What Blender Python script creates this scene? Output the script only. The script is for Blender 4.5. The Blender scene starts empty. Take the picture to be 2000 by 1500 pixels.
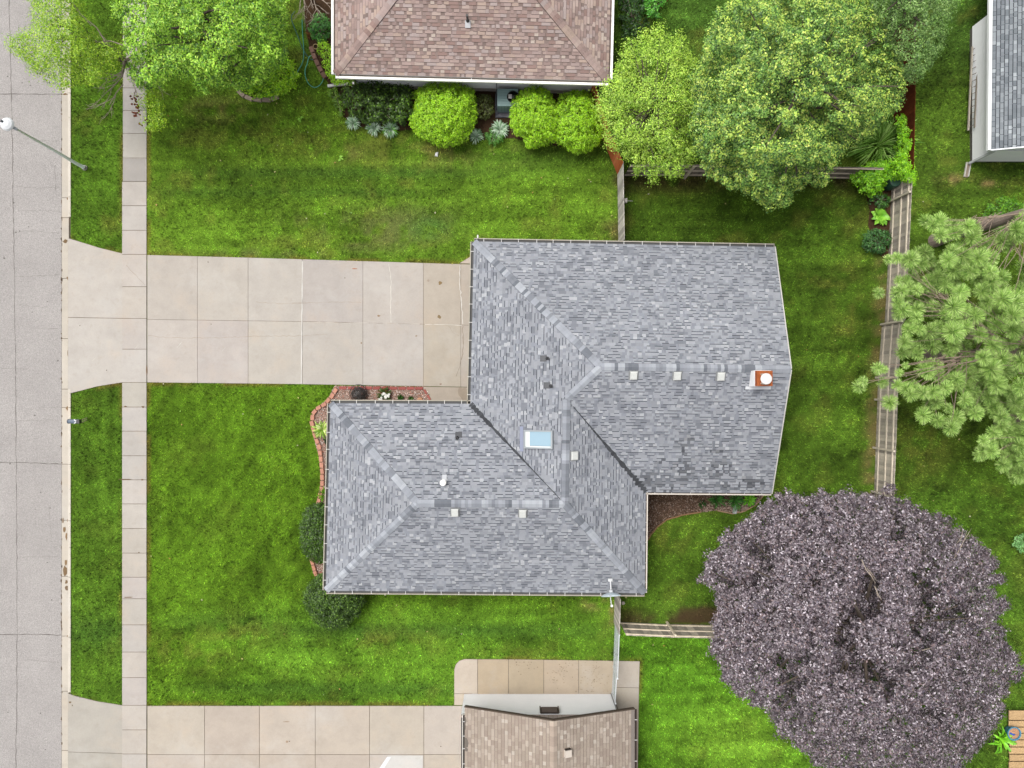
import bpy, math, random
import numpy as np
from mathutils import Vector, Matrix

# ------------------------------------------------------------------ camera, sky, sun, exposure
S = bpy.context.scene
COL = S.collection
CAMH = 35.0
cam_d = bpy.data.cameras.new('camera')
cam_d.sensor_width = 36.0
cam_d.lens = 36.0 * CAMH / 50.0
cam_d.clip_end = 2000.0
cam = bpy.data.objects.new('camera', cam_d)
cam.location = (0, 0, CAMH)
COL.objects.link(cam)
S.camera = cam

SUN_EL, SUN_AZ = 66.0, 305.0          # azimuth clockwise from +Y (north)
world = bpy.data.worlds.new('World')
S.world = world
world.use_nodes = True
nt = world.node_tree
bg = nt.nodes['Background']
sky = nt.nodes.new('ShaderNodeTexSky')
sky.sky_type = 'NISHITA'
sky.sun_disc = False
sky.sun_elevation = math.radians(SUN_EL)
sky.sun_rotation = math.radians(SUN_AZ)
sky.air_density = 1.0
sky.dust_density = 6.0
sky.ozone_density = 1.0
hs = nt.nodes.new('ShaderNodeHueSaturation')
hs.inputs['Saturation'].default_value = 0.12
nt.links.new(sky.outputs[0], hs.inputs['Color'])
nt.links.new(hs.outputs[0], bg.inputs['Color'])
bg.inputs['Strength'].default_value = 0.14

sun_d = bpy.data.lights.new('sun', 'SUN')
sun_d.energy = 1.5
sun_d.angle = math.radians(28)
sun_d.color = (1.0, 0.97, 0.92)
sun = bpy.data.objects.new('sun', sun_d)
e, a = math.radians(SUN_EL), math.radians(SUN_AZ)
sdir = Vector((math.sin(a) * math.cos(e), math.cos(a) * math.cos(e), math.sin(e)))
sun.rotation_euler = sdir.to_track_quat('Z', 'Y').to_euler()
sun.location = (0, 0, 60)
COL.objects.link(sun)

S.view_settings.view_transform = 'Standard'
S.view_settings.look = 'None'
S.view_settings.exposure = 0.36
S.view_settings.gamma = 1.0
S.render.engine = 'CYCLES'
S.cycles.max_bounces = 6
S.cycles.diffuse_bounces = 1

# ------------------------------------------------------------------ helpers
R = random.Random(7)
NR = np.random.default_rng(11)
LF = 1.45


def P(px, py, z=0.0):
    """metres from photo coordinates for a point z metres above the lawn"""
    k = (CAMH - z) / CAMH / 40.0
    return ((px - 1000.0) * k, (750.0 - py) * k, z)


def PV(px, py, z=0.0):
    return Vector(P(px, py, z))


def lin(c):
    c = c / 255.0
    return c / 12.92 if c <= 0.04045 else ((c + 0.055) / 1.055) ** 2.4


def C(r, g, b, f=LF):
    return (min(lin(r) / f, 0.9), min(lin(g) / f, 0.9), min(lin(b) / f, 0.9))


def vary(c, d, rnd=R):
    k = 1 + rnd.uniform(-d, d)
    return (c[0] * k, c[1] * k, c[2] * k)


_T = NR.random((256, 256))


def vnoise(x, y, seed=0):
    x = np.asarray(x, float) + seed * 17.37
    y = np.asarray(y, float) + seed * 31.91
    xi = np.floor(x).astype(int); yi = np.floor(y).astype(int)
    fx = x - xi; fy = y - yi
    fx = fx * fx * (3 - 2 * fx); fy = fy * fy * (3 - 2 * fy)
    g = lambda i, j: _T[i & 255, j & 255]
    return (g(xi, yi) * (1 - fx) + g(xi + 1, yi) * fx) * (1 - fy) + (g(xi, yi + 1) * (1 - fx) + g(xi + 1, yi + 1) * fx) * fy


def fbm(x, y, seed=0, oc=4):
    s = 0; a_ = 0.5; t = 0
    for i in range(oc):
        s = s + a_ * vnoise(np.asarray(x) * 2 ** i, np.asarray(y) * 2 ** i, seed + i); t += a_; a_ *= 0.5
    return s / t


def in_poly(x, y, poly):
    x = np.asarray(x); y = np.asarray(y)
    r = np.zeros(x.shape, bool); n = len(poly)
    for i in range(n):
        x0, y0 = poly[i][:2]; x1, y1 = poly[(i + 1) % n][:2]
        if y0 == y1: continue
        c = ((y0 > y) != (y1 > y)) & (x < (x1 - x0) * (y - y0) / (y1 - y0) + x0)
        r ^= c
    return r


def seg_dist(x, y, pts, closed=False):
    d = np.full(np.shape(x), 1e9)
    n = len(pts)
    for i in range(n if closed else n - 1):
        ax, ay = pts[i][:2]; bx, by = pts[(i + 1) % n][:2]
        vx, vy = bx - ax, by - ay
        L = vx * vx + vy * vy + 1e-12
        t = np.clip(((x - ax) * vx + (y - ay) * vy) / L, 0, 1)
        d = np.minimum(d, np.hypot(x - ax - t * vx, y - ay - t * vy))
    return d


MATS = {}


def mat(name, col=(0.5, 0.5, 0.5), rough=0.85, attr=False, ns=3.0, na=0.0, ns2=40.0, na2=0.0, bump=0.0, bs=60.0,
        spec=0.3, metal=0.0, transl=0.0, stretch=(1, 1, 1)):
    if name in MATS: return MATS[name]
    m = bpy.data.materials.new(name); m.use_nodes = True
    t = m.node_tree; N = t.nodes; L = t.links
    b = N['Principled BSDF']
    b.inputs['Roughness'].default_value = rough
    b.inputs['Metallic'].default_value = metal
    b.inputs['Specular IOR Level'].default_value = spec
    if attr:
        s = N.new('ShaderNodeAttribute'); s.attribute_name = 'Col'; out = s.outputs['Color']
    else:
        s = N.new('ShaderNodeRGB'); s.outputs[0].default_value = (*col, 1); out = s.outputs[0]
    tc = N.new('ShaderNodeTexCoord'); mp = N.new('ShaderNodeMapping'); mp.inputs['Scale'].default_value = stretch
    L.new(tc.outputs['Object'], mp.inputs['Vector'])
    for sc, am in ((ns, na), (ns2, na2)):
        if am <= 0: continue
        nz = N.new('ShaderNodeTexNoise'); nz.inputs['Scale'].default_value = sc; nz.inputs['Detail'].default_value = 6
        nz.inputs['Roughness'].default_value = 0.65
        L.new(mp.outputs[0], nz.inputs['Vector'])
        mr = N.new('ShaderNodeMapRange'); mr.inputs['From Min'].default_value = 0.25; mr.inputs['From Max'].default_value = 0.75
        mr.inputs['To Min'].default_value = 1 - am; mr.inputs['To Max'].default_value = 1 + am
        L.new(nz.outputs['Fac'], mr.inputs['Value'])
        vm = N.new('ShaderNodeVectorMath'); vm.operation = 'SCALE'
        L.new(out, vm.inputs[0]); L.new(mr.outputs[0], vm.inputs['Scale']); out = vm.outputs[0]
    L.new(out, b.inputs['Base Color'])
    if bump > 0:
        nz = N.new('ShaderNodeTexNoise'); nz.inputs['Scale'].default_value = bs; nz.inputs['Detail'].default_value = 4
        L.new(mp.outputs[0], nz.inputs['Vector'])
        bn = N.new('ShaderNodeBump'); bn.inputs['Strength'].default_value = bump; bn.inputs['Distance'].default_value = 0.03
        L.new(nz.outputs['Fac'], bn.inputs['Height']); L.new(bn.outputs[0], b.inputs['Normal'])
    if transl > 0:
        tr = N.new('ShaderNodeBsdfTranslucent'); L.new(out, tr.inputs['Color'])
        mx = N.new('ShaderNodeMixShader'); mx.inputs[0].default_value = transl
        L.new(b.outputs[0], mx.inputs[1]); L.new(tr.outputs[0], mx.inputs[2])
        L.new(mx.outputs[0], N['Material Output'].inputs['Surface'])
    MATS[name] = m
    return m


M_LEAF = mat('leaf', attr=True, rough=0.45, spec=0.35, transl=0.10)
_t = M_LEAF.node_tree; _h = _t.nodes.new('ShaderNodeHueSaturation'); _h.inputs['Saturation'].default_value = 1.06; _h.inputs['Value'].default_value = .96
_src = _t.nodes['Attribute'].outputs['Color']; _to = [l.to_socket for l in _src.links]
for _l in list(_src.links): _t.links.remove(_l)
_t.links.new(_src, _h.inputs['Color'])
for _s in _to: _t.links.new(_h.outputs[0], _s)
M_PURPLE = mat('purple_leaf', attr=True, rough=0.42, spec=0.5, transl=0.05)
M_BARK = mat('bark', C(140, 126, 116, 1.0), 0.95, ns=2, na=.25, ns2=25, na2=.35, bump=.8, bs=18)
M_DEADWOOD = mat('dead_wood', C(185, 170, 155), 0.9, ns=6, na=.25)
M_GRASS = mat('grass_blade', attr=True, rough=0.7, spec=0.2, transl=0.15)
M_LAWN = mat('lawn_soil', attr=True, rough=0.95, ns=12, na=.25, ns2=60, na2=.35, bump=.6, bs=40, spec=.1)
M_CONC = mat('concrete', attr=True, rough=0.9, ns=1.1, na=.10, ns2=18, na2=.05, bump=.15, bs=120, spec=.2)
t_ = M_CONC.node_tree; N_ = t_.nodes; L_n = t_.links
b_ = N_['Principled BSDF']; src = b_.inputs['Base Color'].links[0].from_socket
for sc_, colr, lo_, hi_, am_ in ((.55, C(190, 160, 128), .52, .74, .24), (2.6, C(168, 156, 142), .54, .74, .30), (.35, C(214, 211, 207), .52, .70, .30)):
    tc_ = N_.new('ShaderNodeTexCoord'); nz_ = N_.new('ShaderNodeTexNoise'); nz_.inputs['Scale'].default_value = sc_; nz_.inputs['Detail'].default_value = 8; nz_.inputs['Roughness'].default_value = .68
    L_n.new(tc_.outputs['Object'], nz_.inputs['Vector'])
    mr_ = N_.new('ShaderNodeMapRange'); mr_.inputs['From Min'].default_value = lo_; mr_.inputs['From Max'].default_value = hi_; mr_.inputs['To Max'].default_value = am_
    L_n.new(nz_.outputs['Fac'], mr_.inputs['Value'])
    mx_ = N_.new('ShaderNodeMix'); mx_.data_type = 'RGBA'; L_n.new(mr_.outputs[0], mx_.inputs['Factor']); L_n.new(src, mx_.inputs['A']); mx_.inputs['B'].default_value = (*colr, 1)
    src = mx_.outputs['Result']
L_n.new(src, b_.inputs['Base Color'])
M_ASPH = mat('asphalt', attr=True, rough=0.95, ns=.45, na=.10, ns2=26, na2=.34, bump=1.0, bs=20, spec=.2)
M_SHIN = mat('shingle', attr=True, rough=0.95, ns=.7, na=.09, ns2=45, na2=.12, bump=.4, bs=110, spec=.15)
M_FLAT = mat('painted', attr=True, rough=0.6, ns=2.5, na=.03, ns2=30, na2=.03, spec=.3)
M_DIRTYW = mat('weathered_paint', attr=True, rough=0.65, ns=3, na=.06, ns2=20, na2=.10, spec=.3)
M_WOOD = mat('weathered_wood', attr=True, rough=0.92, ns=5, na=.15, ns2=35, na2=.2, bump=.5, bs=40, spec=.15)
M_METAL = mat('galvanised', attr=True, rough=0.45, metal=.2, ns=5, na=.08, spec=.5)
M_BRICK = mat('block', attr=True, rough=0.92, ns=8, na=.10, ns2=50, na2=.12, bump=.4, bs=60, spec=.15)
M_STONE = mat('stone', attr=True, rough=0.9, ns=10, na=.12, spec=.2)
M_SOIL = mat('soil', attr=True, rough=1.0, ns=4, na=.25, ns2=35, na2=.45, bump=1, bs=30, spec=.1)
M_PLASTIC = mat('plastic', attr=True, rough=0.4, ns=6, na=.04, spec=.5)
M_GLASS = mat('skylight_glass', C(150, 178, 194, 1.25), 0.25, ns=1.5, na=.03, spec=.3)

ORIG = {}


def empty(name, label, cat, loc, group=None):
    o = bpy.data.objects.new(name, None)
    o.empty_display_size = 0.2
    COL.objects.link(o); o.location = loc
    o['label'] = label; o['category'] = cat
    if group: o['group'] = group
    ORIG[o.name] = Vector(loc)
    return o


def tag(o, label, cat, group=None):
    o['label'] = label; o['category'] = cat
    if group: o['group'] = group
    return o


def kind(o, k):
    o['kind'] = k
    return o


def link(name, me, parent=None, loc=None):
    o = bpy.data.objects.new(name, me)
    COL.objects.link(o)
    if parent is not None:
        o.parent = parent
        ORIG[o.name] = ORIG[parent.name]
    else:
        o.location = loc or (0, 0, 0)
        ORIG[o.name] = Vector(loc or (0, 0, 0))
    return o


def np_mesh(name, V, F, colf=None, colv=None, mats=(), parent=None, loc=None, smooth=False):
    """V (n,3), F (m,k) same k"""
    V = np.asarray(V, float); F = np.asarray(F, np.int32)
    off = ORIG[parent.name] if parent is not None else Vector(loc or (0, 0, 0))
    V = V - np.array(off)
    me = bpy.data.meshes.new(name)
    m, k = F.shape
    me.vertices.add(len(V)); me.vertices.foreach_set('co', V.astype(np.float32).ravel())
    me.loops.add(m * k); me.loops.foreach_set('vertex_index', F.ravel())
    me.polygons.add(m)
    me.polygons.foreach_set('loop_start', np.arange(0, m * k, k, dtype=np.int32))
    me.polygons.foreach_set('loop_total', np.full(m, k, np.int32))
    for x in mats: me.materials.append(x)
    dom, cc = ('FACE', colf) if colf is not None else ('POINT', colv)
    if cc is not None:
        at = me.attributes.new('Col', 'FLOAT_COLOR', dom)
        cc = np.asarray(cc, np.float32)
        at.data.foreach_set('color', np.concatenate([cc, np.ones((len(cc), 1), np.float32)], 1).ravel())
    me.update(calc_edges=True)
    if smooth: me.polygons.foreach_set('use_smooth', np.ones(m, bool))
    return link(name, me, parent, loc)


class MB:
    def __init__(s): s.v = []; s.f = []; s.c = []; s.m = []

    def poly(s, pts, col, mi=0):
        i = len(s.v); s.v += [tuple(p) for p in pts]
        s.f.append(tuple(range(i, i + len(pts)))); s.c.append(col); s.m.append(mi)

    def faces(s, pts, fs, col, mi=0):
        i = len(s.v); s.v += [tuple(p) for p in pts]
        for f in fs:
            s.f.append(tuple(i + k for k in f)); s.c.append(col); s.m.append(mi)

    def hexa(s, b, t, col, mi=0):
        n = len(b)
        s.faces(list(b) + list(t), [tuple(reversed(range(n))), tuple(range(n, 2 * n))] +
                [(k, (k + 1) % n, n + (k + 1) % n, n + k) for k in range(n)], col, mi)

    def prism(s, pts2, z0, z1, col, mi=0):
        s.hexa([(p[0], p[1], z0) for p in pts2], [(p[0], p[1], z1) for p in pts2], col, mi)

    def box(s, c, sz, col, rz=0.0, mi=0, M=None):
        x, y, z = sz[0] / 2, sz[1] / 2, sz[2] / 2
        q = [Vector(p) for p in ((-x, -y, -z), (x, -y, -z), (x, y, -z), (-x, y, -z), (-x, -y, z), (x, -y, z), (x, y, z), (-x, y, z))]
        Mt = Matrix.Translation(c) @ (M if M is not None else Matrix.Rotation(rz, 4, 'Z'))
        q = [Mt @ p for p in q]
        s.hexa(q[:4], q[4:], col, mi)

    def beam(s, a, b, w, h, col, mi=0, up=(0, 0, 1)):
        a = Vector(a); b = Vector(b); d = (b - a).normalized(); up = Vector(up)
        sd = d.cross(up)
        if sd.length < 1e-4: sd = d.cross(Vector((1, 0, 0)))
        sd.normalize(); u = sd.cross(d)
        q = lambda p: [p - sd * w / 2 - u * h / 2, p + sd * w / 2 - u * h / 2, p + sd * w / 2 + u * h / 2, p - sd * w / 2 + u * h / 2]
        s.hexa(q(a), q(b), col, mi)

    def tube(s, pts, rad, col, n=6, mi=0, cap=True):
        pts = [Vector(p) for p in pts]
        if not hasattr(rad, '__len__'): rad = [rad] * len(pts)
        i0 = len(s.v)
        for k, p in enumerate(pts):
            d = (pts[min(k + 1, len(pts) - 1)] - pts[max(k - 1, 0)])
            d.normalize()
            r = Vector((0.31, 0.17, 0.93)) if abs(d.z) < .9 else Vector((0.9, .3, .1))
            u = d.cross(r).normalized(); w = d.cross(u)
            for j in range(n):
                t = 2 * math.pi * j / n
                s.v.append(tuple(p + (u * math.cos(t) + w * math.sin(t)) * rad[k]))
        for k in range(len(pts) - 1):
            for j in range(n):
                a_ = i0 + k * n + j; b_ = i0 + k * n + (j + 1) % n
                s.f.append((a_, b_, b_ + n, a_ + n)); s.c.append(col); s.m.append(mi)
        if cap:
            s.f.append(tuple(i0 + j for j in range(n))); s.c.append(col); s.m.append(mi)
            e_ = i0 + (len(pts) - 1) * n
            s.f.append(tuple(e_ + n - 1 - j for j in range(n))); s.c.append(col); s.m.append(mi)

    def lathe(s, prof, loc, col, n=24, mi=0):
        i0 = len(s.v)
        for r, z in prof:
            for j in range(n):
                t = 2 * math.pi * j / n
                s.v.append((loc[0] + r * math.cos(t), loc[1] + r * math.sin(t), loc[2] + z))
        for k in range(len(prof) - 1):
            for j in range(n):
                a_ = i0 + k * n + j; b_ = i0 + k * n + (j + 1) % n
                s.f.append((a_, b_, b_ + n, a_ + n)); s.c.append(col); s.m.append(mi)
        for k, rev in ((0, True), (len(prof) - 1, False)):
            ids = [i0 + k * n + j for j in range(n)]
            s.f.append(tuple(reversed(ids)) if rev else tuple(ids)); s.c.append(col); s.m.append(mi)

    def build(s, name, mats, parent=None, loc=None, smooth=False, bevel=0):
        if not isinstance(mats, (list, tuple)): mats = [mats]
        off = ORIG[parent.name] if parent is not None else Vector(loc or (0, 0, 0))
        me = bpy.data.meshes.new(name)
        me.from_pydata([(p[0] - off[0], p[1] - off[1], p[2] - off[2]) for p in s.v], [], s.f)
        for x in mats: me.materials.append(x)
        me.polygons.foreach_set('material_index', np.array(s.m, np.int32))
        at = me.attributes.new('Col', 'FLOAT_COLOR', 'FACE')
        at.data.foreach_set('color', np.array([(c[0], c[1], c[2], 1) for c in s.c], np.float32).ravel())
        if smooth: me.polygons.foreach_set('use_smooth', np.ones(len(s.f), bool))
        me.update()
        o = link(name, me, parent, loc)
        if bevel:
            b = o.modifiers.new('bevel', 'BEVEL'); b.width = bevel; b.segments = 2; b.limit_method = 'ANGLE'
        return o


def jline(pts, step, amp, rnd=R):
    out = []
    for i in range(len(pts) - 1):
        a_ = Vector(pts[i][:2]); b_ = Vector(pts[i + 1][:2]); n = max(1, int((b_ - a_).length / step))
        for k in range(n):
            p = a_.lerp(b_, k / n)
            out.append((p.x + rnd.uniform(-amp, amp), p.y + rnd.uniform(-amp, amp)))
    out.append(tuple(pts[-1][:2]))
    return out


def ribbon(mb, pts, w, z, col, mi=0, wv=.5, rnd=R):
    """thin strip along a line (crack, joint)"""
    n = len(pts); L_ = []; Rr = []
    for i, p in enumerate(pts):
        q0 = Vector(pts[max(0, i - 1)]); q1 = Vector(pts[min(n - 1, i + 1)])
        d = (q1 - q0).normalized(); s_ = Vector((-d.y, d.x)) * w * .5 * rnd.uniform(1 - wv, 1 + wv)
        L_.append((p[0] + s_.x, p[1] + s_.y, z)); Rr.append((p[0] - s_.x, p[1] - s_.y, z))
    for i in range(n - 1):
        mb.poly([L_[i], Rr[i], Rr[i + 1], L_[i + 1]], col, mi)


def blob(mb, px, py, rx, ry, z, col, mi=0, rnd=R, n=11):
    c = P(px, py, 0); k = 1 / 40.
    pts = []
    for j in range(n):
        t = 2 * math.pi * j / n; q = rnd.uniform(.65, 1.15)
        pts.append((c[0] + rx * k * q * math.cos(t), c[1] + ry * k * q * math.sin(t), z))
    mb.poly(pts, col, mi)


def pxl(pts, z=0.0): return [P(x, y, z)[:2] for x, y in pts]


# ------------------------------------------------------------------ ground outlines (photo coordinates at lawn level)
CURB_X = 137.5
APRON = [(133, 464), (150, 470), (195, 484), (240, 495), (240, 747), (190, 755), (140, 768), (133, 770)]
DRIVE = [(288, 498), (480, 503), (905, 516), (921, 500), (921, 505), (960, 505), (960, 785), (835, 784), (827, 754), (560, 750), (288, 747)]
WALK = [(240, -60), (288, -60), (288, 1560), (239, 1560)]
LAPRON = [(133, 1352), (145, 1358), (190, 1369), (240, 1377), (240, 1560), (133, 1560)]
LDRIVE = [(288, 1378), (640, 1377), (905, 1378), (960, 1378), (960, 1560), (288, 1560)]
PATIO = [(887, 1378), (887, 1308), (890, 1297), (897, 1290), (908, 1286), (1060, 1288), (1250, 1291), (1247, 1560), (905, 1560), (905, 1378)]
FBED = [(654, 753), (832, 755), (845, 785), (845, 800), (700, 800), (700, 1120), (612, 1120), (606, 1095), (600, 1040), (618, 985), (628, 950), (630, 925),
        (626, 900), (616, 868), (611, 835), (609, 815), (613, 803), (622, 793), (640, 780)]
BBED = [(1255, 955), (1495, 955), (1487, 970), (1478, 984), (1452, 998), (1430, 1001), (1400, 996), (1370, 1000), (1330, 1006), (1300, 1016), (1282, 1030), (1270, 1044), (1264, 1055), (1255, 1060)]
TBED = [(592, -10), (598, 60), (604, 90), (618, 130), (640, 160), (655, 195), (668, 225), (690, 245), (760, 258), (830, 250), (900, 275), (960, 272), (1000, 270),
        (1050, 280), (1120, 290), (1165, 280), (1180, 240), (1180, 140), (640, 130), (660, -10)]
EBED = [(1690, 345), (1745, 345), (1745, 500), (1725, 505), (1708, 490), (1705, 465), (1695, 440), (1698, 410), (1692, 385)]
SOILS = [(1330, 1190), (1480, 1190), (1480, 1220), (1380, 1218), (1310, 1217)]
HOUSE_MAIN = [(930, 478), (1500, 488), (1500, 955), (1255, 955), (1255, 1150), (650, 1150), (650, 795), (930, 795)]
HOUSE_TOP = [(665, -200), (1190, -200), (1190, 175), (665, 172)]
HOUSE_LOW = [(912, 1360), (1196, 1360), (1196, 1600), (912, 1600)]
HOUSE_RIGHT = [(1895, 60), (2200, 60), (2200, 315), (1893, 315)]
HARD = [pxl(p) for p in (APRON, DRIVE, WALK, LAPRON, LDRIVE, PATIO, FBED, BBED, EBED, HOUSE_MAIN, HOUSE_TOP, HOUSE_LOW, HOUSE_RIGHT)]
FENCE_E = pxl([(1741, 365), (1728, 633), (1722, 637), (1707, 965), (1695, 1215)])


def smooth(a_, b_, x):
    t = np.clip((x - a_) / (b_ - a_), 0, 1)
    return t * t * (3 - 2 * t)


def lawn_col(x, y):
    px = 1000 + 40 * x; py = 750 - 40 * y
    g = lambda *c: np.array(C(*c, f=1.0))
    front = g(100, 138, 34); top = g(112, 150, 44); verge = g(98, 136, 40); back = g(92, 126, 38)
    east = g(94, 126, 40); se = g(106, 158, 42); south = g(104, 146, 42)
    col = np.ones(px.shape + (3,)) * front

    def mix(c, w):
        nonlocal col
        w = np.clip(w, 0, 1)[..., None]; col = col * (1 - w) + c * w
    mix(verge, smooth(252, 240, px))
    mix(top, smooth(660, 600, py) * smooth(262, 275, px))
    mix(south, smooth(1150, 1210, py) * smooth(270, 620, px))
    mix(back, smooth(1205, 1222, px) * smooth(1240, 1215, py))
    mix(east, smooth(1735, 1765, px) * smooth(1250, 1000, py))
    mix(se, smooth(1205, 1225, px) * smooth(1218, 1236, py))
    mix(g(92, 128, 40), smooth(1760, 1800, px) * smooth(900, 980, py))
    mix(g(142, 182, 60), .5 * np.exp(-(((px - 1440) / 130) ** 2 + ((py - 1450) / 70) ** 2)))
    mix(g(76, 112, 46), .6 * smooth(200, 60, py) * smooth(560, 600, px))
    # mowing bands and cloudy variation of the turf itself
    n1 = fbm(px / 150, py / 26, 3); n2 = fbm(px / 60, py / 60, 9); n3 = fbm(px / 17, py / 17, 14, 3); n4 = fbm(px / 24, py / 160, 21)
    hz = np.clip(smooth(660, 600, py) + smooth(1150, 1220, py) + smooth(1215, 1230, px), 0, 1) * smooth(262, 290, px)
    band = (n1 - .5) * hz + (n4 - .5) * (1 - hz) * .6
    k = 1 + 1.05 * band + .75 * (n2 - .5) + .75 * (n3 - .5)
    st = np.where(py < 660, np.sin(py / 24 * 6.283 + (n2 - .5) * 2), np.where(px < 245, np.sin(px / 22 * 6.283 + (n2 - .5) * 2), np.where(py > 1170, np.sin((py + px * .02) / 26 * 6.283 + (n2 - .5) * 2), np.sin((px * .8 + py * .62) / 30 * 6.283 + (n2 - .5) * 2.5))))
    k = k + st * .075
    col = col * np.clip(k, .45, 1.7)[..., None]
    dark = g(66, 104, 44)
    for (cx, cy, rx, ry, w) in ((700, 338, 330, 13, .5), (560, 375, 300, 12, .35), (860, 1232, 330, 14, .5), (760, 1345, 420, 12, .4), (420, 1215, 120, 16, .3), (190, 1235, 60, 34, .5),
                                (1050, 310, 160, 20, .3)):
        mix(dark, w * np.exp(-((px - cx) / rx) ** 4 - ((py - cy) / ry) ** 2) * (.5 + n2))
    # yellowish and worn patches
    ye = g(136, 140, 62); tan = g(168, 148, 96); thin = g(124, 130, 74); bluish = g(92, 140, 60)
    yn = fbm(px / 48, py / 40, 31)
    yw = np.where(py < 620, .40, np.where(px < 640, .10, .22)) * np.where(px > 1215, 1.0, 1.0)
    mix(ye, smooth(.55, .78, yn) * yw)
    tn = fbm(px / 22, py / 18, 44)
    for (cx, cy, rx, ry, w, c) in ((780, 440, 95, 40, 0.8, thin), (720, 470, 60, 20, .8, thin), (840, 445, 40, 22, .8, bluish), (620, 440, 80, 30, .4, thin), (560, 265, 120, 50, .45, ye), (750, 265, 120, 30, .4, ye),
                                   (900, 300, 110, 24, .4, tan), (1165, 1177, 22, 12, 1.3, tan), (1194, 1200, 8, 16, 1.0, tan), (750, 1250, 90, 20, .5, ye), (990, 1275, 80, 12, .35, ye),
                                   (520, 495, 110, 10, .7, thin), (430, 210, 70, 25, .45, tan), (1190, 455, 22, 22, .5, tan), (1655, 600, 30, 90, .5, ye), (1800, 870, 70, 60, .55, ye),
                                   (1860, 350, 26, 10, .8, tan), (1925, 358, 30, 6, .9, tan), (1300, 365, 80, 22, .5, ye), (1280, 1050, 60, 25, .5, ye), (360, 1270, 100, 30, .4, ye), (470, 1235, 70, 25, .45, ye), (665, 300, 40, 16, .5, tan)):
        mix(c, w * np.exp(-(((px - cx) / rx) ** 2 + ((py - cy) / ry) ** 2)) * smooth(.35, .62, tn))
    soil = g(88, 70, 50)
    d = seg_dist(x, y, FENCE_E)
    mix(tan * .75, .8 * smooth(.9, .1, d) * smooth(.35, .6, tn) * (px < 1760))
    for pl in (SOILS,):
        q = pxl(pl); d = seg_dist(x, y, q, True); d = np.where(in_poly(x, y, q), -d, d)
        mix(soil, smooth(.25, -.15, d + (tn - .5) * .6) * .95)
    q = pxl(TBED); d = seg_dist(x, y, q, True); d = np.where(in_poly(x, y, q), -d, d)
    mix(soil * .7, smooth(.05, -.15, d) * .97)
    d = seg_dist(x, y, pxl([(1213, 350), (1213, 470)])); mix(soil, .6 * smooth(.7, .1, d) * smooth(.35, .6, tn))
    d = seg_dist(x, y, pxl([(1218, 352), (1690, 352)])); mix(soil, .7 * smooth(.8, .1, d) * smooth(.3, .6, tn))
    d = seg_dist(x, y, pxl([(1218, 1212), (1490, 1220)])); mix(soil, .8 * smooth(.8, .1, d) * (py < 1222) * smooth(.3, .6, tn))
    de = np.full(px.shape, 9.0)
    for pl in HARD[:6]: de = np.minimum(de, seg_dist(x, y, pl, True))
    mix(g(140, 112, 62), .6 * smooth(.22, .02, de) * smooth(.40, .62, fbm(px / 60, py / 60, 52)))
    return col / 1.45


# ------------------------------------------------------------------ terrain, lawn, grass
mb = MB(); mb.poly([(-900, -900, -.6), (900, -900, -.6), (900, 900, -.6), (-900, 900, -.6)], C(90, 112, 52))
kind(mb.build('ground', M_SOIL), 'structure')

xs = np.concatenate([np.arange(P(CURB_X, 0)[0], 27, .2), np.arange(27, 90, 3.0)])
ys = np.concatenate([np.arange(-80, -21, 3.0), np.arange(-21, 21, .2), np.arange(21, 80, 3.0)])
X, Y = np.meshgrid(xs, ys)
Z = (fbm(X / 1.7, Y / 1.7, 5) - .5) * .04 - .015
Z[:, 0] = -.02
V = np.stack([X, Y, Z], -1).reshape(-1, 3)
nx, ny = len(xs), len(ys)
I = np.arange(nx * ny).reshape(ny, nx)
F = np.stack([I[:-1, :-1], I[:-1, 1:], I[1:, 1:], I[1:, :-1]], -1).reshape(-1, 4)
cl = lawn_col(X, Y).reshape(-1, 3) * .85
kind(np_mesh('lawn', V, F, colv=cl, mats=[M_LAWN], smooth=True), 'structure')


def grass_blades(n):
    x = NR.uniform(P(139, 0)[0], 25.6, n); y = NR.uniform(-19.3, 19.3, n)
    ok = np.ones(n, bool)
    for pl in HARD: ok &= ~in_poly(x, y, pl)
    q = in_poly(x, y, pxl(TBED)) | in_poly(x, y, pxl(SOILS))
    ok &= ~(q & (NR.random(n) < .95))
    px = 1000 + 40 * x; py = 750 - 40 * y
    wear = smooth(.9, .1, seg_dist(x, y, FENCE_E)) * (px < 1760) * .6
    ok &= NR.random(n) > wear
    x = x[ok]; y = y[ok]; n = len(x)
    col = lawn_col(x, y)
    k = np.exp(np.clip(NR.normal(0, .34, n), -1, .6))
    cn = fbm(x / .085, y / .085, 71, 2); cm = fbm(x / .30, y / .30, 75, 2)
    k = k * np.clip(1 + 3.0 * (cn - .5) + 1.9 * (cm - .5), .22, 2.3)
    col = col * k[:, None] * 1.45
    col[:, 0] *= NR.uniform(.85, 1.25, n)
    h = NR.uniform(.04, .085, n); w = NR.uniform(.018, .034, n)
    t = NR.uniform(0, 2 * np.pi, n); ln = NR.uniform(.3, 1.3, n)
    # mown stripes: blades lie over with the mower
    dx, dy = np.cos(t), np.sin(t)
    tip = np.stack([x + dx * h * ln, y + dy * h * ln, h], -1)
    sx, sy = -dy * w * .5, dx * w * .5
    z0 = np.full(n, -.02)
    a_ = np.stack([x + sx, y + sy, z0], -1); b_ = np.stack([x - sx, y - sy, z0], -1)
    V = np.stack([a_, b_, tip], 1).reshape(-1, 3)
    F = np.arange(3 * n).reshape(n, 3)
    return V, F, col


V, F, cf = grass_blades(900000)
kind(np_mesh('grass', V, F, colf=cf, mats=[M_GRASS]), 'stuff')

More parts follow.
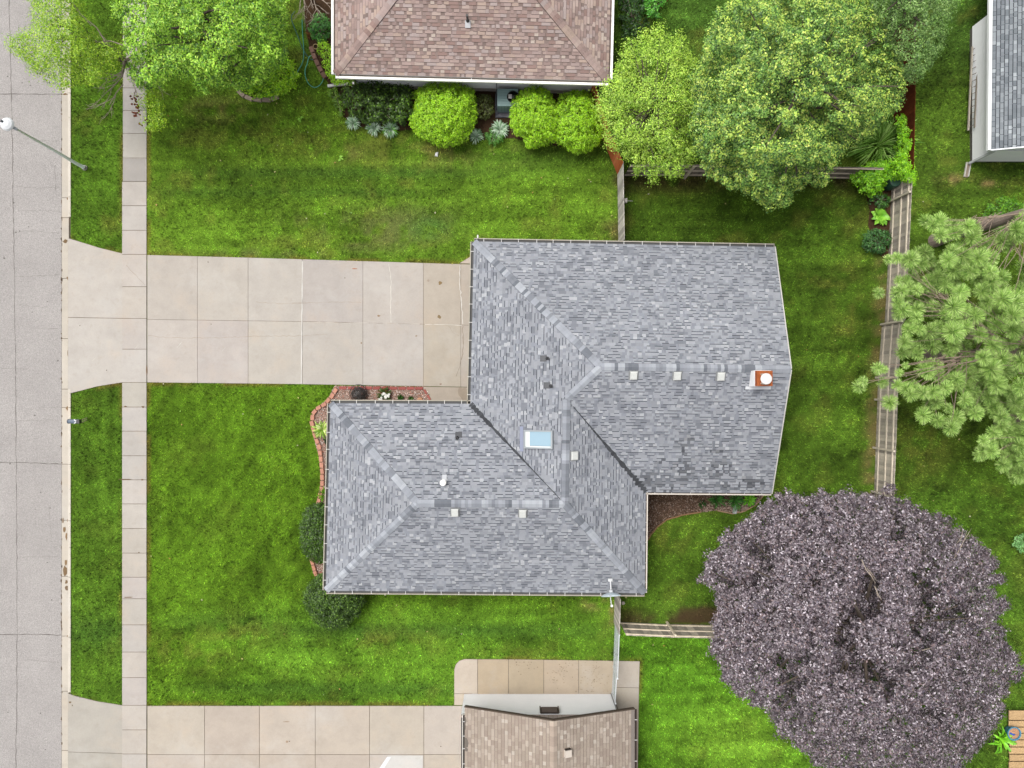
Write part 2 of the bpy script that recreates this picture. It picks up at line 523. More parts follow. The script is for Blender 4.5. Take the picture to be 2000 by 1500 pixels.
# ------------------------------------------------------------------ road, kerb, sidewalk, driveways
RX = P(117, 0)[0]
mb = MB()
mb.poly([(-40, -90, -.13), (RX, -90, -.13), (RX, 90, -.13), (-40, 90, -.13)], C(180, 175, 172, 1.5))
ck = C(122, 116, 112)
zc = -.126
ribbon(mb, jline(pxl([(14, -20), (18, 150), (21, 300), (24, 500), (27, 700), (28, 900), (29, 1010), (30, 1240), (29, 1400), (27, 1520)]), .25, .02), .026, zc, ck)
for pts in ([(-10, 181), (60, 182), (114, 182)], [(-10, 903), (40, 904), (116, 907)], [(-10, 1241), (60, 1241), (116, 1242)]):
    ribbon(mb, jline(pxl(pts), .2, .02), .03, zc + .002, C(118, 112, 108))
for pts in ([(60, 273), (113, 273)], [(20, 362), (70, 366), (112, 365)], [(40, 410), (113, 411)], [(22, 452), (60, 450), (112, 455)], [(25, 540), (113, 536)], [(0, 719), (50, 720)], [(70, 796), (116, 797)],
            [(30, 822), (115, 821)], [(92, 990), (97, 1050)], [(103, 320), (106, 370)], [(45, 1290), (112, 1296)], [(60, 640), (110, 641)], [(30, 595), (90, 600)], [(40, 1090), (110, 1088)]):
    ribbon(mb, jline(pxl(pts), .15, .03), .015, zc + .001, C(152, 147, 143))
for i in range(26):
    blob(mb, R.uniform(0, 112), R.uniform(0, 1500), R.uniform(1, 2.2), R.uniform(1, 2.2), zc - .002, C(120, 116, 112))
kind(mb.build('road', M_ASPH), 'structure')

CC = C(194, 187, 179)
CCD = C(120, 108, 94)


def slabs(mb, grid_polys, z, gap=.013, base=True, var=.05, col=CC, tint=None):
    for pl in grid_polys:
        q = [Vector(P(*p)[:2]) for p in pl]
        n = len(q); r = []
        ar = sum(q[i].x * q[(i + 1) % n].y - q[(i + 1) % n].x * q[i].y for i in range(n))
        sg = 1 if ar > 0 else -1
        for i in range(n):
            a_, b_, c_ = q[i - 1], q[i], q[(i + 1) % n]
            d0 = (b_ - a_).normalized(); d1 = (c_ - b_).normalized()
            n0 = Vector((-d0.y, d0.x)) * sg; n1 = Vector((-d1.y, d1.x)) * sg
            bis = n0 + n1
            if bis.length < .1: bis = n0
            bis = bis / max(bis.dot(n0), .35)
            p = b_ + bis * gap
            r.append((p.x, p.y))
        if sg < 0: r.reverse()
        c = vary(tint or col, var); c = (c[0] * (1 + R.uniform(-.012, .02)), c[1], c[2] * (1 + R.uniform(-.03, .03)))
        mb.prism(r, -.06, z + R.uniform(-.002, .002), c)
        if base:
            mb.poly([(p.x, p.y, z - .018) for p in (q if sg > 0 else reversed(q))], C(128, 116, 100))


# kerb and gutter
mb = MB(); y0 = -70
yj = [-60, 182, 385, 424, 470, 543, 661, 760, 796, 907, 1017, 1127, 1244, 1352, 1468, 1560]
for i in range(len(yj) - 1):
    a_, b_ = yj[i], yj[i + 1]
    cut = (424 < (a_ + b_) / 2 < 770) or (a_ + b_) / 2 > 1352
    cg = vary(C(206, 197, 184), .05)
    ya, yb = P(0, a_)[1] - .012, P(0, b_)[1] + .012
    xa, xb = RX + .02, P(131.5, 0)[0]
    mb.prism([(xa, yb), (xb, yb), (xb, ya), (xa, ya)], -.4, -.118, cg)
    if not cut:
        xc = P(138.5, 0)[0]
        mb.hexa([(xb + .012, yb, -.4), (xc, yb, -.4), (xc, ya, -.4), (xb + .012, ya, -.4)],
                [(xb + .05, yb, .03), (xc, yb, .03), (xc, ya, .03), (xb + .05, ya, .03)], vary(C(218, 210, 197), .03))
ybig = P(0, -60)[1]; ysml = P(0, 1560)[1]
mb.poly([(RX - .01, ysml, -.135), (P(139, 0)[0], ysml, -.135), (P(139, 0)[0], ybig, -.135), (RX - .01, ybig, -.135)], C(92, 84, 74))
for (bx, by, rx, ry) in ((120, 1018, 2.5, 6), (123, 1035, 3, 6), (127, 1048, 2, 8), (126, 1100, 3, 6), (124, 1116, 4.5, 10), (127, 1138, 3, 4), (128, 1150, 4, 5), (131, 1158, 2, 6), (131, 1017, 3, 4), (133, 1127, 4, 2.5),
                         (129, 797, 4, 5), (125, 470, 5, 4), (130, 543, 3, 4), (124, 182, 5, 2), (131, 690, 2, 9), (131, 630, 1.5, 10), (130, 386, 3, 3), (131, 1244, 3, 2), (137, 762, 4, 3)):
    blob(mb, bx, by, rx, ry, -.112, vary(C(136, 112, 84), .2))
for k in range(90):
    yy = R.uniform(0, 1500)
    blob(mb, 117 + R.uniform(-.5, 1.2), yy, R.uniform(.6, 1.5), R.uniform(1.5, 5), -.1135, vary(C(110, 92, 76), .2), n=7)
kind(mb.build('kerb', M_CONC), 'structure')

# sidewalk
mb = MB(); G = []
wy = [-60, -14, 31, 77, 125, 172, 216, 261, 309, 355, 402, 450, 497, 560, 622, 682, 747, 795, 842, 890, 937, 984, 1032, 1080, 1127, 1169, 1220, 1273, 1323, 1377, 1425, 1472, 1520, 1560]
for i in range(len(wy) - 1):
    y_a, y_b = wy[i], wy[i + 1]
    xl = 238.0 if i > 8 else 239.5
    G.append([(xl + .7, y_b), (287, y_b), (287, y_a), (xl + .7, y_a)])
slabs(mb, G, .03)
slabs(mb, [[(241, 355), (285.5, 355), (284.5, 310), (240.6, 310)]], .035, tint=C(172, 166, 159), base=False)
for (bx, by, rx, ry) in ((246, 794, 3, 1.8), (280, 795, 3, 1.8), (252, 1166, 10, 1.2), (245, 936, 16, 1), (278, 937, 3, 1.5), (287.5, 722, 1.5, 10), (272, 1079, 1.5, 1.5)):
    blob(mb, bx, by, rx, ry, .038, C(120, 96, 70))
ribbon(mb, jline(pxl([(247, 518), (262, 534), (283, 556)]), .15, .015), .012, .038, C(165, 152, 138))
ribbon(mb, jline(pxl([(262, 180), (266, 200), (278, 190)]), .15, .03), .03, .038, C(110, 96, 84))
kind(mb.build('sidewalk', M_CONC), 'structure')


def lerp_pt(poly_line, x):
    for (x0, y0), (x1, y1) in zip(poly_line[:-1], poly_line[1:]):
        if x0 <= x <= x1: return y0 + (y1 - y0) * (x - x0) / (x1 - x0)
    return poly_line[-1][1]


# upper driveway
mb = MB(); G = []
topl = [(288, 498), (480, 503), (905, 516), (980, 518)]; midl = [(288, 624), (591, 628), (905, 635), (980, 637)]; botl = [(288, 747), (560, 750), (835, 754.5), (980, 757)]
jx = [288, 386, 485, 591, 709, 827, 900, 975]
for i in range(len(jx) - 1):
    a_, b_ = jx[i], jx[i + 1]
    G.append([(a_, lerp_pt(midl, a_)), (b_, lerp_pt(midl, b_)), (b_, lerp_pt(topl, b_)), (a_, lerp_pt(topl, a_))])
    G.append([(a_, lerp_pt(botl, a_)), (b_, lerp_pt(botl, b_)), (b_, lerp_pt(midl, b_)), (a_, lerp_pt(midl, a_))])
slabs(mb, G[:-4], .03, gap=.008, tint=C(192, 184, 176))
slabs(mb, G[-4:], .03, gap=.008, tint=C(190, 179, 166), var=.02)
slabs(mb, [[(240, 622), (240, 495), (195, 484), (150, 470), (133, 465), (133, 620)], [(133, 620), (240, 622), (240, 747), (190, 755), (140, 768), (133, 769)]], .028, tint=C(194, 188, 181))
slabs(mb, [[(827, 755), (975, 757), (975, 800), (846, 800)]], .03, tint=C(184, 172, 157))
slabs(mb, [[(897, 514.5), (975, 516.5), (975, 470), (921, 500)]], .03, tint=C(202, 188, 173), gap=.005)
dk = C(150, 134, 116); zz = .0345
ribbon(mb, jline(pxl([(591, 510), (590, 628), (589, 749)]), .3, .006), .045, zz, C(224, 220, 214))
ribbon(mb, jline(pxl([(760, 517), (764, 545), (763, 600), (764, 630)]), .12, .02), .028, zz, C(226, 220, 210))
ribbon(mb, jline(pxl([(898, 517), (898, 552), (902, 600), (904, 633)]), .12, .025), .035, zz, C(228, 222, 214))
ribbon(mb, jline(pxl([(904, 637), (905, 680), (900, 710), (891, 735)]), .12, .03), .025, zz, C(146, 128, 110))
ribbon(mb, jline(pxl([(830, 634), (870, 634), (902, 636)]), .2, .01), .025, zz + .001, C(224, 216, 206))
ribbon(mb, jline(pxl([(600, 629), (820, 633)]), .2, .01), .014, zz + .001, C(215, 205, 194), wv=.9)
for pts in ([(290, 655), (330, 660), (420, 660), (500, 657), (590, 656), (640, 653)], [(500, 590), (560, 594), (640, 590), (706, 591)], [(876, 636), (885, 650), (897, 656)], [(597, 590), (570, 592)]):
    ribbon(mb, jline(pxl(pts), .12, .025), .012, zz, C(168, 154, 138))
for (bx, by, rx, ry, c) in ((860, 553, 4, 4, (150, 126, 92)), (858, 619, 3.5, 4, (140, 120, 90)), (837, 548, 3, 2.5, (176, 160, 146)), (693, 525, 6, 1.3, (176, 120, 100)), (740, 617, 3, 2, (160, 134, 108)), (861, 750, 3, 1.5, (150, 120, 100)),
                            (905, 768, 12, 14, (168, 154, 138)), (157, 636, 1, 1, (90, 80, 70)), (209, 723, 1, 1, (90, 80, 70)), (407, 512, 1.2, 1, (90, 80, 70)), (413, 633, 1, 1, (90, 80, 70)), (813, 656, 2, 2, (160, 140, 120)), (706, 670, 1.5, 2, (150, 130, 110)), (674, 543, 1, 1.5, (110, 100, 90))):
    blob(mb, bx, by, rx, ry, zz + .002, C(*c))
for (sx, sy) in ((185, 701), (267, 678), (350, 675), (437, 682), (352, 672)):
    ribbon(mb, jline(pxl([(sx - 3, sy + 4), (sx + 4, sy - 4)]), .1, .02), .018, zz + .003, C(216, 211, 203))
kind(mb.build('driveway', M_CONC), 'structure')

# lower driveway and patio
mb = MB(); G = []
jx = [288, 400, 507, 616, 722, 828, 960]; my = [(288, 1472.5), (960, 1474)]
for i in range(len(jx) - 1):
    a_, b_ = jx[i], jx[i + 1]
    G.append([(a_, 1473), (b_, 1473.5), (b_, 1378), (a_, 1378)])
    G.append([(a_, 1570), (b_, 1570), (b_, 1473.5), (a_, 1473)])
slabs(mb, G, .03, tint=C(194, 183, 171))
slabs(mb, [[(133, 1468), (240, 1471), (240, 1377), (190, 1369), (145, 1358), (133, 1353)], [(133, 1570), (240, 1570), (240, 1471), (133, 1468)]], .028, tint=C(184, 178, 169))
zz = .0355
mb.poly([(*P(756, 1478)[:2], zz + .002), (*P(737, 1506)[:2], zz + .002), (*P(746, 1506)[:2], zz + .002), (*P(764, 1478)[:2], zz + .002)], C(244, 244, 246))
mb.poly([(*P(758, 1475)[:2], zz), (*P(742, 1503)[:2], zz), (*P(826, 1503)[:2], zz), (*P(826, 1475)[:2], zz)], C(212, 209, 204))
for (bx, by, rx, ry, c) in ((560, 1409, 7, 1.2, (170, 150, 130)), (561, 1448, 3, 3, (172, 150, 128)), (566, 1447, 1, 1, (80, 70, 60)), (861, 1457, 1.3, 1.3, (120, 100, 84)), (138, 1371, 3, 2, (120, 100, 74)), (142, 1377, 1, 2, (120, 100, 74))):
    blob(mb, bx, by, rx, ry, zz + .002, C(*c))
kind(mb.build('neighbour_driveway', M_CONC), 'structure')

mb = MB()
PT = C(206, 190, 166)
slabs(mb, [[(887, 1354), (933, 1355), (933, 1287), (908, 1286.5), (897, 1290), (890, 1297), (887, 1308)], [(887, 1377), (960, 1377), (960, 1355), (887, 1354)]], .03, tint=C(202, 190, 173))
slabs(mb, [[(933, 1365), (993, 1365), (993, 1287), (933, 1287)], [(993, 1365), (1062, 1365), (1062, 1288), (993, 1287)], [(1062, 1365), (1130, 1365), (1130, 1289), (1062, 1288)], [(1130, 1365), (1199, 1365), (1199, 1290), (1130, 1289)]], .03,
      tint=C(192, 176, 153))
slabs(mb, [[(1201, 1342), (1248, 1343), (1249.5, 1291), (1201, 1290)], [(1201, 1570), (1245, 1570), (1248, 1343), (1201, 1342)]], .03, tint=C(196, 186, 171))
for k in range(150):
    cx, cy, s_ = R.choice(((1155, 1310, 14), (1100, 1305, 10), (1095, 1325, 14), (1165, 1325, 12), (1030, 1300, 14), (1150, 1345, 24)))
    blob(mb, R.gauss(cx, s_), min(1350, max(1293, R.gauss(cy, s_ * .6))), R.uniform(.5, 1.6), R.uniform(.5, 1.4), .036, vary(C(158, 140, 116), .15), n=6)
kind(mb.build('patio', M_CONC), 'structure')


# ------------------------------------------------------------------ roofs
def clip(poly, A, B):
    """keep the part of poly (2d) left of A->B"""
    out = []; n = len(poly); ex, ey = B[0] - A[0], B[1] - A[1]
    sd = [ex * (p[1] - A[1]) - ey * (p[0] - A[0]) for p in poly]
    for i in range(n):
        p, q, s0, s1 = poly[i], poly[(i + 1) % n], sd[i], sd[(i + 1) % n]
        if s0 >= 0: out.append(p)
        if (s0 >= 0) != (s1 >= 0):
            t = s0 / (s0 - s1); out.append((p[0] + t * (q[0] - p[0]), p[1] + t * (q[1] - p[1])))
    return out


def plane_frame(pts, eave):
    o = Vector(eave[0]); u = Vector(eave[1]) - o; u.z = 0; u.normalize()
    n = Vector((0, 0, 0))
    for i in range(1, len(pts) - 1):
        n += (Vector(pts[i]) - Vector(pts[0])).cross(Vector(pts[i + 1]) - Vector(pts[0]))
    n.normalize()
    if n.z < 0: n = -n
    v = n.cross(u).normalized()
    if v.z < 0: v = -v
    return o, u, v, n


def shingles(mb, pieces, eave, pal, expo=.143, wmin=.12, wmax=.42, gmin=.05, gmax=.22, base=(0.1, 0.1, 0.1), shadow=(.05, .05, .05), seed=1, stain=None, light=None, jitter=.06, seam=0.018, dash=1.0):
    rnd = random.Random(seed)
    allp = [p for pc in pieces for p in pc]
    o, u, v, n = plane_frame(pieces[0], eave)
    uvp = []
    for pc in pieces:
        q = [((Vector(p) - o).dot(u), (Vector(p) - o).dot(v)) for p in pc]
        ar = sum(q[i][0] * q[(i + 1) % len(q)][1] - q[(i + 1) % len(q)][0] * q[i][1] for i in range(len(q)))
        if ar < 0: q.reverse()
        uvp.append(q)
    us = [p[0] for q in uvp for p in q]; vs = [p[1] for q in uvp for p in q]
    u0, u1, v0, v1 = min(us), max(us), min(vs), max(vs)

    def put(rect, h0, h1, va, vb, col):
        for q in uvp:
            r = rect
            for i in range(len(q)):
                r = clip(r, q[i], q[(i + 1) % len(q)])
                if len(r) < 3: break
            if len(r) >= 3:
                mb.poly([o + u * a_ + v * b_ + n * (h0 + (h1 - h0) * (b_ - va) / (vb - va)) for a_, b_ in r], col)
    k0 = int(math.floor(v0 / expo)) - 1
    for k in range(k0, int(v1 / expo) + 1):
        va, vb = k * expo, (k + 1) * expo
        x = u0 - rnd.uniform(0, .5)
        while x < u1:                                   # base lamination
            w = rnd.uniform(.5, 1.0)
            b = vary(base, .10, rnd)
            if rnd.random() < .25: b = tuple(q_ * .84 for q_ in b)
            if stain: b = tuple(c * stain(o + u * (x + w / 2) + v * va) for c in b)
            put([(x, va), (x + w, va), (x + w, vb), (x, vb)], .014, .004, va, vb, b)
            x += w
        x = u0 - rnd.uniform(0, .5)
        while x < u1:
            w = rnd.uniform(wmin, wmax)
            c = vary(rnd.choice(pal), jitter, rnd)
            if light and rnd.random() < light[0]: c = vary(light[1], .06, rnd); w = min(w, .17)
            if stain and rnd.random() < .5: c = tuple(q_ * stain(o + u * (x + w / 2) + v * va) for q_ in c)
            put([(x, va), (x + w, va), (x + w, vb), (x, vb)], .026, .012, va, vb, c)
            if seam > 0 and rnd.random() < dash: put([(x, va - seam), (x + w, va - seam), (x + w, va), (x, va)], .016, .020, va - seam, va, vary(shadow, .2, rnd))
            x += w + (rnd.uniform(gmin, gmax) if rnd.random() < .62 else .004)


def caps(mb, a, b, pl, pr, pal, w=.16, step=.145, seed=3):
    """overlapping ridge caps from low end a to high end b; pl / pr = (o, n) of the faces to each side"""
    rnd = random.Random(seed); a = Vector(a); b = Vector(b); d = (b - a); L_ = d.length; d.normalize()
    side = Vector((-d.y, d.x, 0)).normalized()

    def zon(pln, p):
        o, n = pln
        return o.z - (n.x * (p.x - o.x) + n.y * (p.y - o.y)) / n.z
    k = 0.0
    c = rnd.choice(pal)
    while k < L_:
        if rnd.random() < .75: c = rnd.choice(pal)
        cc = vary(c, .07, rnd)
        p0 = a + d * k; p1 = a + d * min(k + step * 1.02, L_)
        rows = []
        for p, h in ((p0, .062), (p1, .046)):
            l = p + side * w; r = p - side * w
            rows.append((Vector((l.x, l.y, zon(pl, l) + h * .75)), Vector((p.x, p.y, p.z + h)), Vector((r.x, r.y, zon(pr, r) + h * .75))))
        mb.poly([rows[0][0], rows[1][0], rows[1][1], rows[0][1]], cc)
        mb.poly([rows[0][1], rows[1][1], rows[1][2], rows[0][2]], cc)
        dk_ = (cc[0] * .45, cc[1] * .45, cc[2] * .45)
        for q, s_ in ((0, 1), (2, -1)):
            e0, e1 = rows[0][q], rows[1][q]; dn = Vector((0, 0, -.04)) + side * s_ * .012
            mb.poly([e0, e1, e1 + dn, e0 + dn], dk_)
        k += step


def gutter(parent, runs, z, rim=(0.5, .48, .42), trough=(.12, .12, .12), strap_col=(.55, .54, .52), every=.78, rim_w=.045, depth=.125):
    """runs: list of (a2d, b2d, outward2d)"""
    mb = MB(); sp = []
    for a, b, o in runs:
        a = Vector((a[0], a[1])); b = Vector((b[0], b[1])); o = Vector(o).normalized(); d = (b - a).normalized()
        f = lambda p, k, zz: (p.x + o.x * k, p.y + o.y * k, zz)
        D = depth
        mb.hexa([f(a, 0, z - .125), f(b, 0, z - .125), f(b, D, z - .125), f(a, D, z - .125)], [f(a, 0, z - .10), f(b, 0, z - .10), f(b, D, z - .10), f(a, D, z - .10)], trough)
        mb.hexa([f(a, D, z - .125), f(b, D, z - .125), f(b, D + rim_w, z - .125), f(a, D + rim_w, z - .125)], [f(a, D, z - .02), f(b, D, z - .02), f(b, D + rim_w, z - .02), f(a, D + rim_w, z - .02)], rim)
        for p, sg in ((a, 1), (b, -1)):
            q = p + d * sg * .012
            mb.hexa([f(p, .002, z - .10), f(q, .002, z - .10), f(q, D - .002, z - .10), f(p, D - .002, z - .10)], [f(p, .002, z - .022), f(q, .002, z - .022), f(q, D - .002, z - .022), f(p, D - .002, z - .022)], rim)
        L_ = (b - a).length; n = int(L_ / every)
        for i in range(n):
            p = a + d * (L_ * (i + .5) / n + R.uniform(-.04, .04))
            sp.append((p, o, d))
    g = mb.build('gutter', M_DIRTYW, parent)
    for p, o, d in sp:
        m2 = MB(); f = lambda k, w_, zz: (p.x + o.x * k + d.x * w_, p.y + o.y * k + d.y * w_, zz)
        m2.hexa([f(-.03, -.014, z - .016), f(depth + .03, -.014, z - .016), f(depth + .03, .014, z - .016), f(-.03, .014, z - .016)],
                [f(-.03, -.014, z - .008), f(depth + .03, -.014, z - .008), f(depth + .03, .014, z - .008), f(-.03, .014, z - .008)], strap_col)
        m2.build('gutter_strap', M_FLAT, g)
    return g


def walls(parent, pts2, z0, z1, col, name='wall', m=None):
    mb = MB(); n = len(pts2)
    ar = sum(pts2[i][0] * pts2[(i + 1) % n][1] - pts2[(i + 1) % n][0] * pts2[i][1] for i in range(n))
    q = list(pts2) if ar > 0 else list(reversed(pts2))
    for i in range(n):
        a, b = q[i], q[(i + 1) % n]
        d = math.hypot(b[0] - a[0], b[1] - a[1]); rows = int((z1 - z0) / .18)
        ox, oy = (b[1] - a[1]) / d, -(b[0] - a[0]) / d
        for r in range(rows):                              # lap siding
            za = z0 + (z1 - z0) * r / rows; zb = z0 + (z1 - z0) * (r + 1) / rows
            mb.poly([(a[0] + ox * .014, a[1] + oy * .014, za), (b[0] + ox * .014, b[1] + oy * .014, za), (b[0], b[1], zb), (a[0], a[1], zb)], col)
            mb.poly([(a[0], a[1], za), (b[0], b[1], za), (b[0] + ox * .014, b[1] + oy * .014, za), (a[0] + ox * .014, a[1] + oy * .014, za)], col)
    return mb.build(name, m or M_FLAT, parent)


# ---------------------------------------------------------------- main grey-roofed house
ZE = 2.6
house = empty('ranch_house', 'long grey shingled hip roof house with skylight in the middle of the picture', 'house', (0.5, -1, 0))
E = {k: Vector(P(*v)) for k, v in dict(
    NW=(926, 472, ZE), NE=(1513, 483, ZE), SE=(1507, 963, ZE), IE=(1261, 961, ZE), SE2=(1259, 1158, ZE), SW=(637, 1153, ZE), W2=(646, 788, ZE), IW=(919, 789, ZE)).items()}


def eplane(a, b, pitch, inward):
    """slope rising from eave a-b at pitch; returns (point, normal)"""
    d = (b - a); d.z = 0; d.normalize(); s_ = Vector((-d.y, d.x, 0))
    if s_.dot(inward - a) < 0: s_ = -s_
    n = Vector((-s_.x * pitch, -s_.y * pitch, 1)).normalized()
    return a.copy(), n


def meet3(*pl):
    M = Matrix([tuple(n) for _, n in pl]); return M.inverted() @ Vector([n.dot(o) for o, n in pl])


PK = .372
mid = Vector((3, 0, ZE)); mid2 = Vector((-1, -5, ZE))
PLN = dict(A=eplane(E['NW'], E['NE'], PK, mid), B=eplane(E['IE'], E['SE'], PK, mid), W=eplane(E['NW'], E['IW'], PK, mid), So=eplane(E['SW'], E['SE2'], PK, mid2), No=eplane(E['W2'], E['IW'], PK, mid2), We=eplane(E['W2'], E['SW'], PK, mid2))
E['P1'] = meet3(PLN['A'], PLN['B'], PLN['W']); E['P4'] = meet3(PLN['No'], PLN['So'], PLN['We']); E['P3'] = meet3(PLN['No'], PLN['So'], PLN['W'])
n_ = (E['SE2'] - E['IE']).cross(E['P3'] - E['IE']).normalized(); n_ = n_ if n_.z > 0 else -n_
PLN['Ea'] = (E['IE'].copy(), n_)
E['P2'] = meet3(PLN['W'], PLN['Ea'], PLN['B'])
# the east gable stands a little outside the line of its two eave ends
d_ = (E['NE'] - E['SE']); g_n = Vector((d_.y, -d_.x, 0)).normalized()
E['RE'] = meet3(PLN['A'], PLN['B'], (E['SE'] + (E['NE'] - E['SE']) * .5 + Vector((.0, 0, 0)), g_n))
for k_, tgt in dict(P1=(1175, 715), P2=(1104, 792), P3=(1096, 977), P4=(822, 978), RE=(1546, 719)).items():
    p_ = E[k_]; f_ = 40 * CAMH / (CAMH - p_.z); print('ROOF', k_, round(1000 + p_.x * f_), round(750 - p_.y * f_), tgt, round(p_.z, 2))
RF = 1.5
pal = [C(166, 169, 176, RF), C(170, 173, 180, RF), C(160, 163, 170, RF), C(167, 170, 177, RF), C(175, 178, 184, RF), C(138, 141, 149, RF), C(164, 167, 174, RF)]
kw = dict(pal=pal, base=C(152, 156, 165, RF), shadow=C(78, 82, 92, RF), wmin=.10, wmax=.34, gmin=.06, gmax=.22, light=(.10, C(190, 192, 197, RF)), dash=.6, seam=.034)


def stain_s(p):
    px = 1000 + p.x * 40 * CAMH / (CAMH - p.z); py = 750 - p.y * 40 * CAMH / (CAMH - p.z)
    s_ = 0
    for cx, cy, rx, ry in ((1268, 940, 26, 18), (1335, 920, 20, 26), (1335, 880, 12, 16), (1408, 920, 24, 22), (1400, 890, 8, 12), (1470, 945, 34, 12), (1290, 905, 8, 10), (1345, 862, 8, 8), (1440, 950, 60, 8), (1300, 955, 40, 10)):
        s_ = max(s_, math.exp(-((px - cx) / rx) ** 2 - ((py - cy) / ry) ** 2))
    return 1 - .55 * min(1, s_ * 1.2)


mb = MB()
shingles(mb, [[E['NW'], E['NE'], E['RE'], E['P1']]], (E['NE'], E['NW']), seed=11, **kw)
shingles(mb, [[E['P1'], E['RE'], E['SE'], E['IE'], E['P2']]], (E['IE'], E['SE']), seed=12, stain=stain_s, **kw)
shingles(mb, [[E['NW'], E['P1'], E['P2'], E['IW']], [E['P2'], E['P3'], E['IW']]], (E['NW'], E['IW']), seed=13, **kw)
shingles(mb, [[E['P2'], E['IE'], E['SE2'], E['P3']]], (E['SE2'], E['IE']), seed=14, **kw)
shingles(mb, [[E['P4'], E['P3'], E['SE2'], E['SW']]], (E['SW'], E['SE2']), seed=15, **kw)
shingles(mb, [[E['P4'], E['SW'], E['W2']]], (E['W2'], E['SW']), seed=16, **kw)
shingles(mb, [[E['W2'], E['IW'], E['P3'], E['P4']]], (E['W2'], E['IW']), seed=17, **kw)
ring = [E[k] for k in ('NW', 'IW', 'W2', 'SW', 'SE2', 'IE', 'SE', 'NE')]
roofm = mb
for pts in ([E['NW'], E['NE'], E['RE'], E['P1']], [E['P1'], E['RE'], E['SE'], E['IE'], E['P2']], [E['NW'], E['P1'], E['P2'], E['P3'], E['IW']], [E['P2'], E['IE'], E['SE2'], E['P3']],
            [E['P4'], E['P3'], E['SE2'], E['SW']], [E['P4'], E['SW'], E['W2']], [E['W2'], E['IW'], E['P3'], E['P4']]):
    for i in range(1, len(pts) - 1):
        mb.poly([pts[0] - Vector((0, 0, .02)), pts[i] - Vector((0, 0, .02)), pts[i + 1] - Vector((0, 0, .02))], C(90, 92, 98))
fas = C(214, 208, 196)
for i in range(len(ring)):
    a_, b_ = ring[i], ring[(i + 1) % len(ring)]
    if ring[i] is E['SE']: continue
    mb.poly([a_ + Vector((0, 0, .0)), b_, b_ - Vector((0, 0, .18)), a_ - Vector((0, 0, .18))], fas)
for a_, b_ in ((E['SE'], E['RE']), (E['RE'], E['NE'])):
    mb.beam(a_ + Vector((.02, 0, -.07)), b_ + Vector((.02, 0, -.07)), .04, .2, C(226, 222, 214))
mb.poly([p - Vector((0, 0, .17)) for p in ring], C(225, 220, 210))
roof = mb.build('roof', M_SHIN, house)

# valleys with dark wash-out growing towards the eaves
mb = MB()


def valley(mb, top, bot, w0, w1, seed, start=0.0):
    rnd = random.Random(seed); a_ = Vector(top); b_ = Vector(bot); d = b_ - a_; n = 40
    side = Vector((-d.y, d.x, 0)).normalized(); pr = None
    for i in range(n + 1):
        t = start + (1 - start) * i / n
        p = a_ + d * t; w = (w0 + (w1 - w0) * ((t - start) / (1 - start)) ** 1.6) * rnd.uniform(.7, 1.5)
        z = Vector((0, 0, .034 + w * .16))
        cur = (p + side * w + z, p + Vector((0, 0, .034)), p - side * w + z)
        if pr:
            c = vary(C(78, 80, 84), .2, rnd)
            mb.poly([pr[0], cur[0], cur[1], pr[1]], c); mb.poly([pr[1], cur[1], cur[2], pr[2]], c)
        pr = cur


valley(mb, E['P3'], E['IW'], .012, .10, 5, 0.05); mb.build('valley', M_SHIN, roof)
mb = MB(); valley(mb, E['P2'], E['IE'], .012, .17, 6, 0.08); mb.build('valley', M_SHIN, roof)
FR = {}
for nm, pts in dict(A=('NW', 'NE', 'RE', 'P1'), B=('P1', 'RE', 'SE', 'IE'), W=('NW', 'P1', 'IW'), Ea=('P2', 'IE', 'SE2'), So=('P3', 'SE2', 'SW'), We=('P4', 'SW', 'W2'), No=('W2', 'IW', 'P3')).items():
    FR[nm] = PLN[nm]
pc = [C(172, 176, 184, 1.34), C(160, 164, 172, 1.34), C(136, 140, 148, 1.34), C(182, 186, 193, 1.34), C(122, 126, 134, 1.34), C(150, 154, 162, 1.34), C(166, 170, 178, 1.34)]
for a_, b_, l, r, s_ in (('P1', 'RE', 'A', 'B', 1), ('NW', 'P1', 'A', 'W', 2), ('P2', 'P1', 'W', 'B', 3), ('P3', 'P2', 'W', 'Ea', 4), ('SE2', 'P3', 'So', 'Ea', 5), ('P4', 'P3', 'No', 'So', 6), ('W2', 'P4', 'No', 'We', 7), ('SW', 'P4', 'We', 'So', 8)):
    m2 = MB(); caps(m2, E[a_], E[b_], FR[l], FR[r], pc, seed=s_); m2.build('ridge_cap', M_SHIN, roof)


def g2(k): return (E[k].x, E[k].y)


def on_roof(px, py, fr):
    o_, n_ = FR[fr]; z = 3.5
    for _ in range(8):
        x, y, _z = P(px, py, z); z = o_.z - (n_.x * (x - o_.x) + n_.y * (y - o_.y)) / n_.z
    return Vector((x, y, z)), n_


rimc = C(182, 175, 160)
go = .0
gutter(house, [(g2('NE'), g2('NW'), (0.02, 1)), (g2('NW'), g2('IW'), (-1, .02)), (g2('IW'), g2('W2'), (0, 1)), (g2('W2'), g2('SW'), (-1, 0.02)), (g2('SW'), g2('SE2'), (0, -1)),
               ], ZE, rim=rimc, trough=C(92, 92, 92))
gutter(house, [(g2('SE2'), g2('IE'), (1, 0)), (g2('IE'), g2('SE'), (0, -1))], ZE, rim=C(236, 226, 214), trough=C(84, 74, 68), rim_w=.05, depth=.06)
ins = .45
walls(house, [(E['NW'].x + ins, E['NW'].y - ins), (E['IW'].x + ins, E['IW'].y - ins), (E['W2'].x + ins, E['W2'].y - ins), (E['SW'].x + ins, E['SW'].y + ins), (E['SE2'].x - ins, E['SE2'].y + ins), (E['IE'].x - ins, E['IE'].y + ins),
              (E['SE'].x - .25, E['SE'].y + ins), (E['NE'].x - .25, E['NE'].y - ins)], 0, ZE - .16, C(214, 208, 196))
mb = MB()
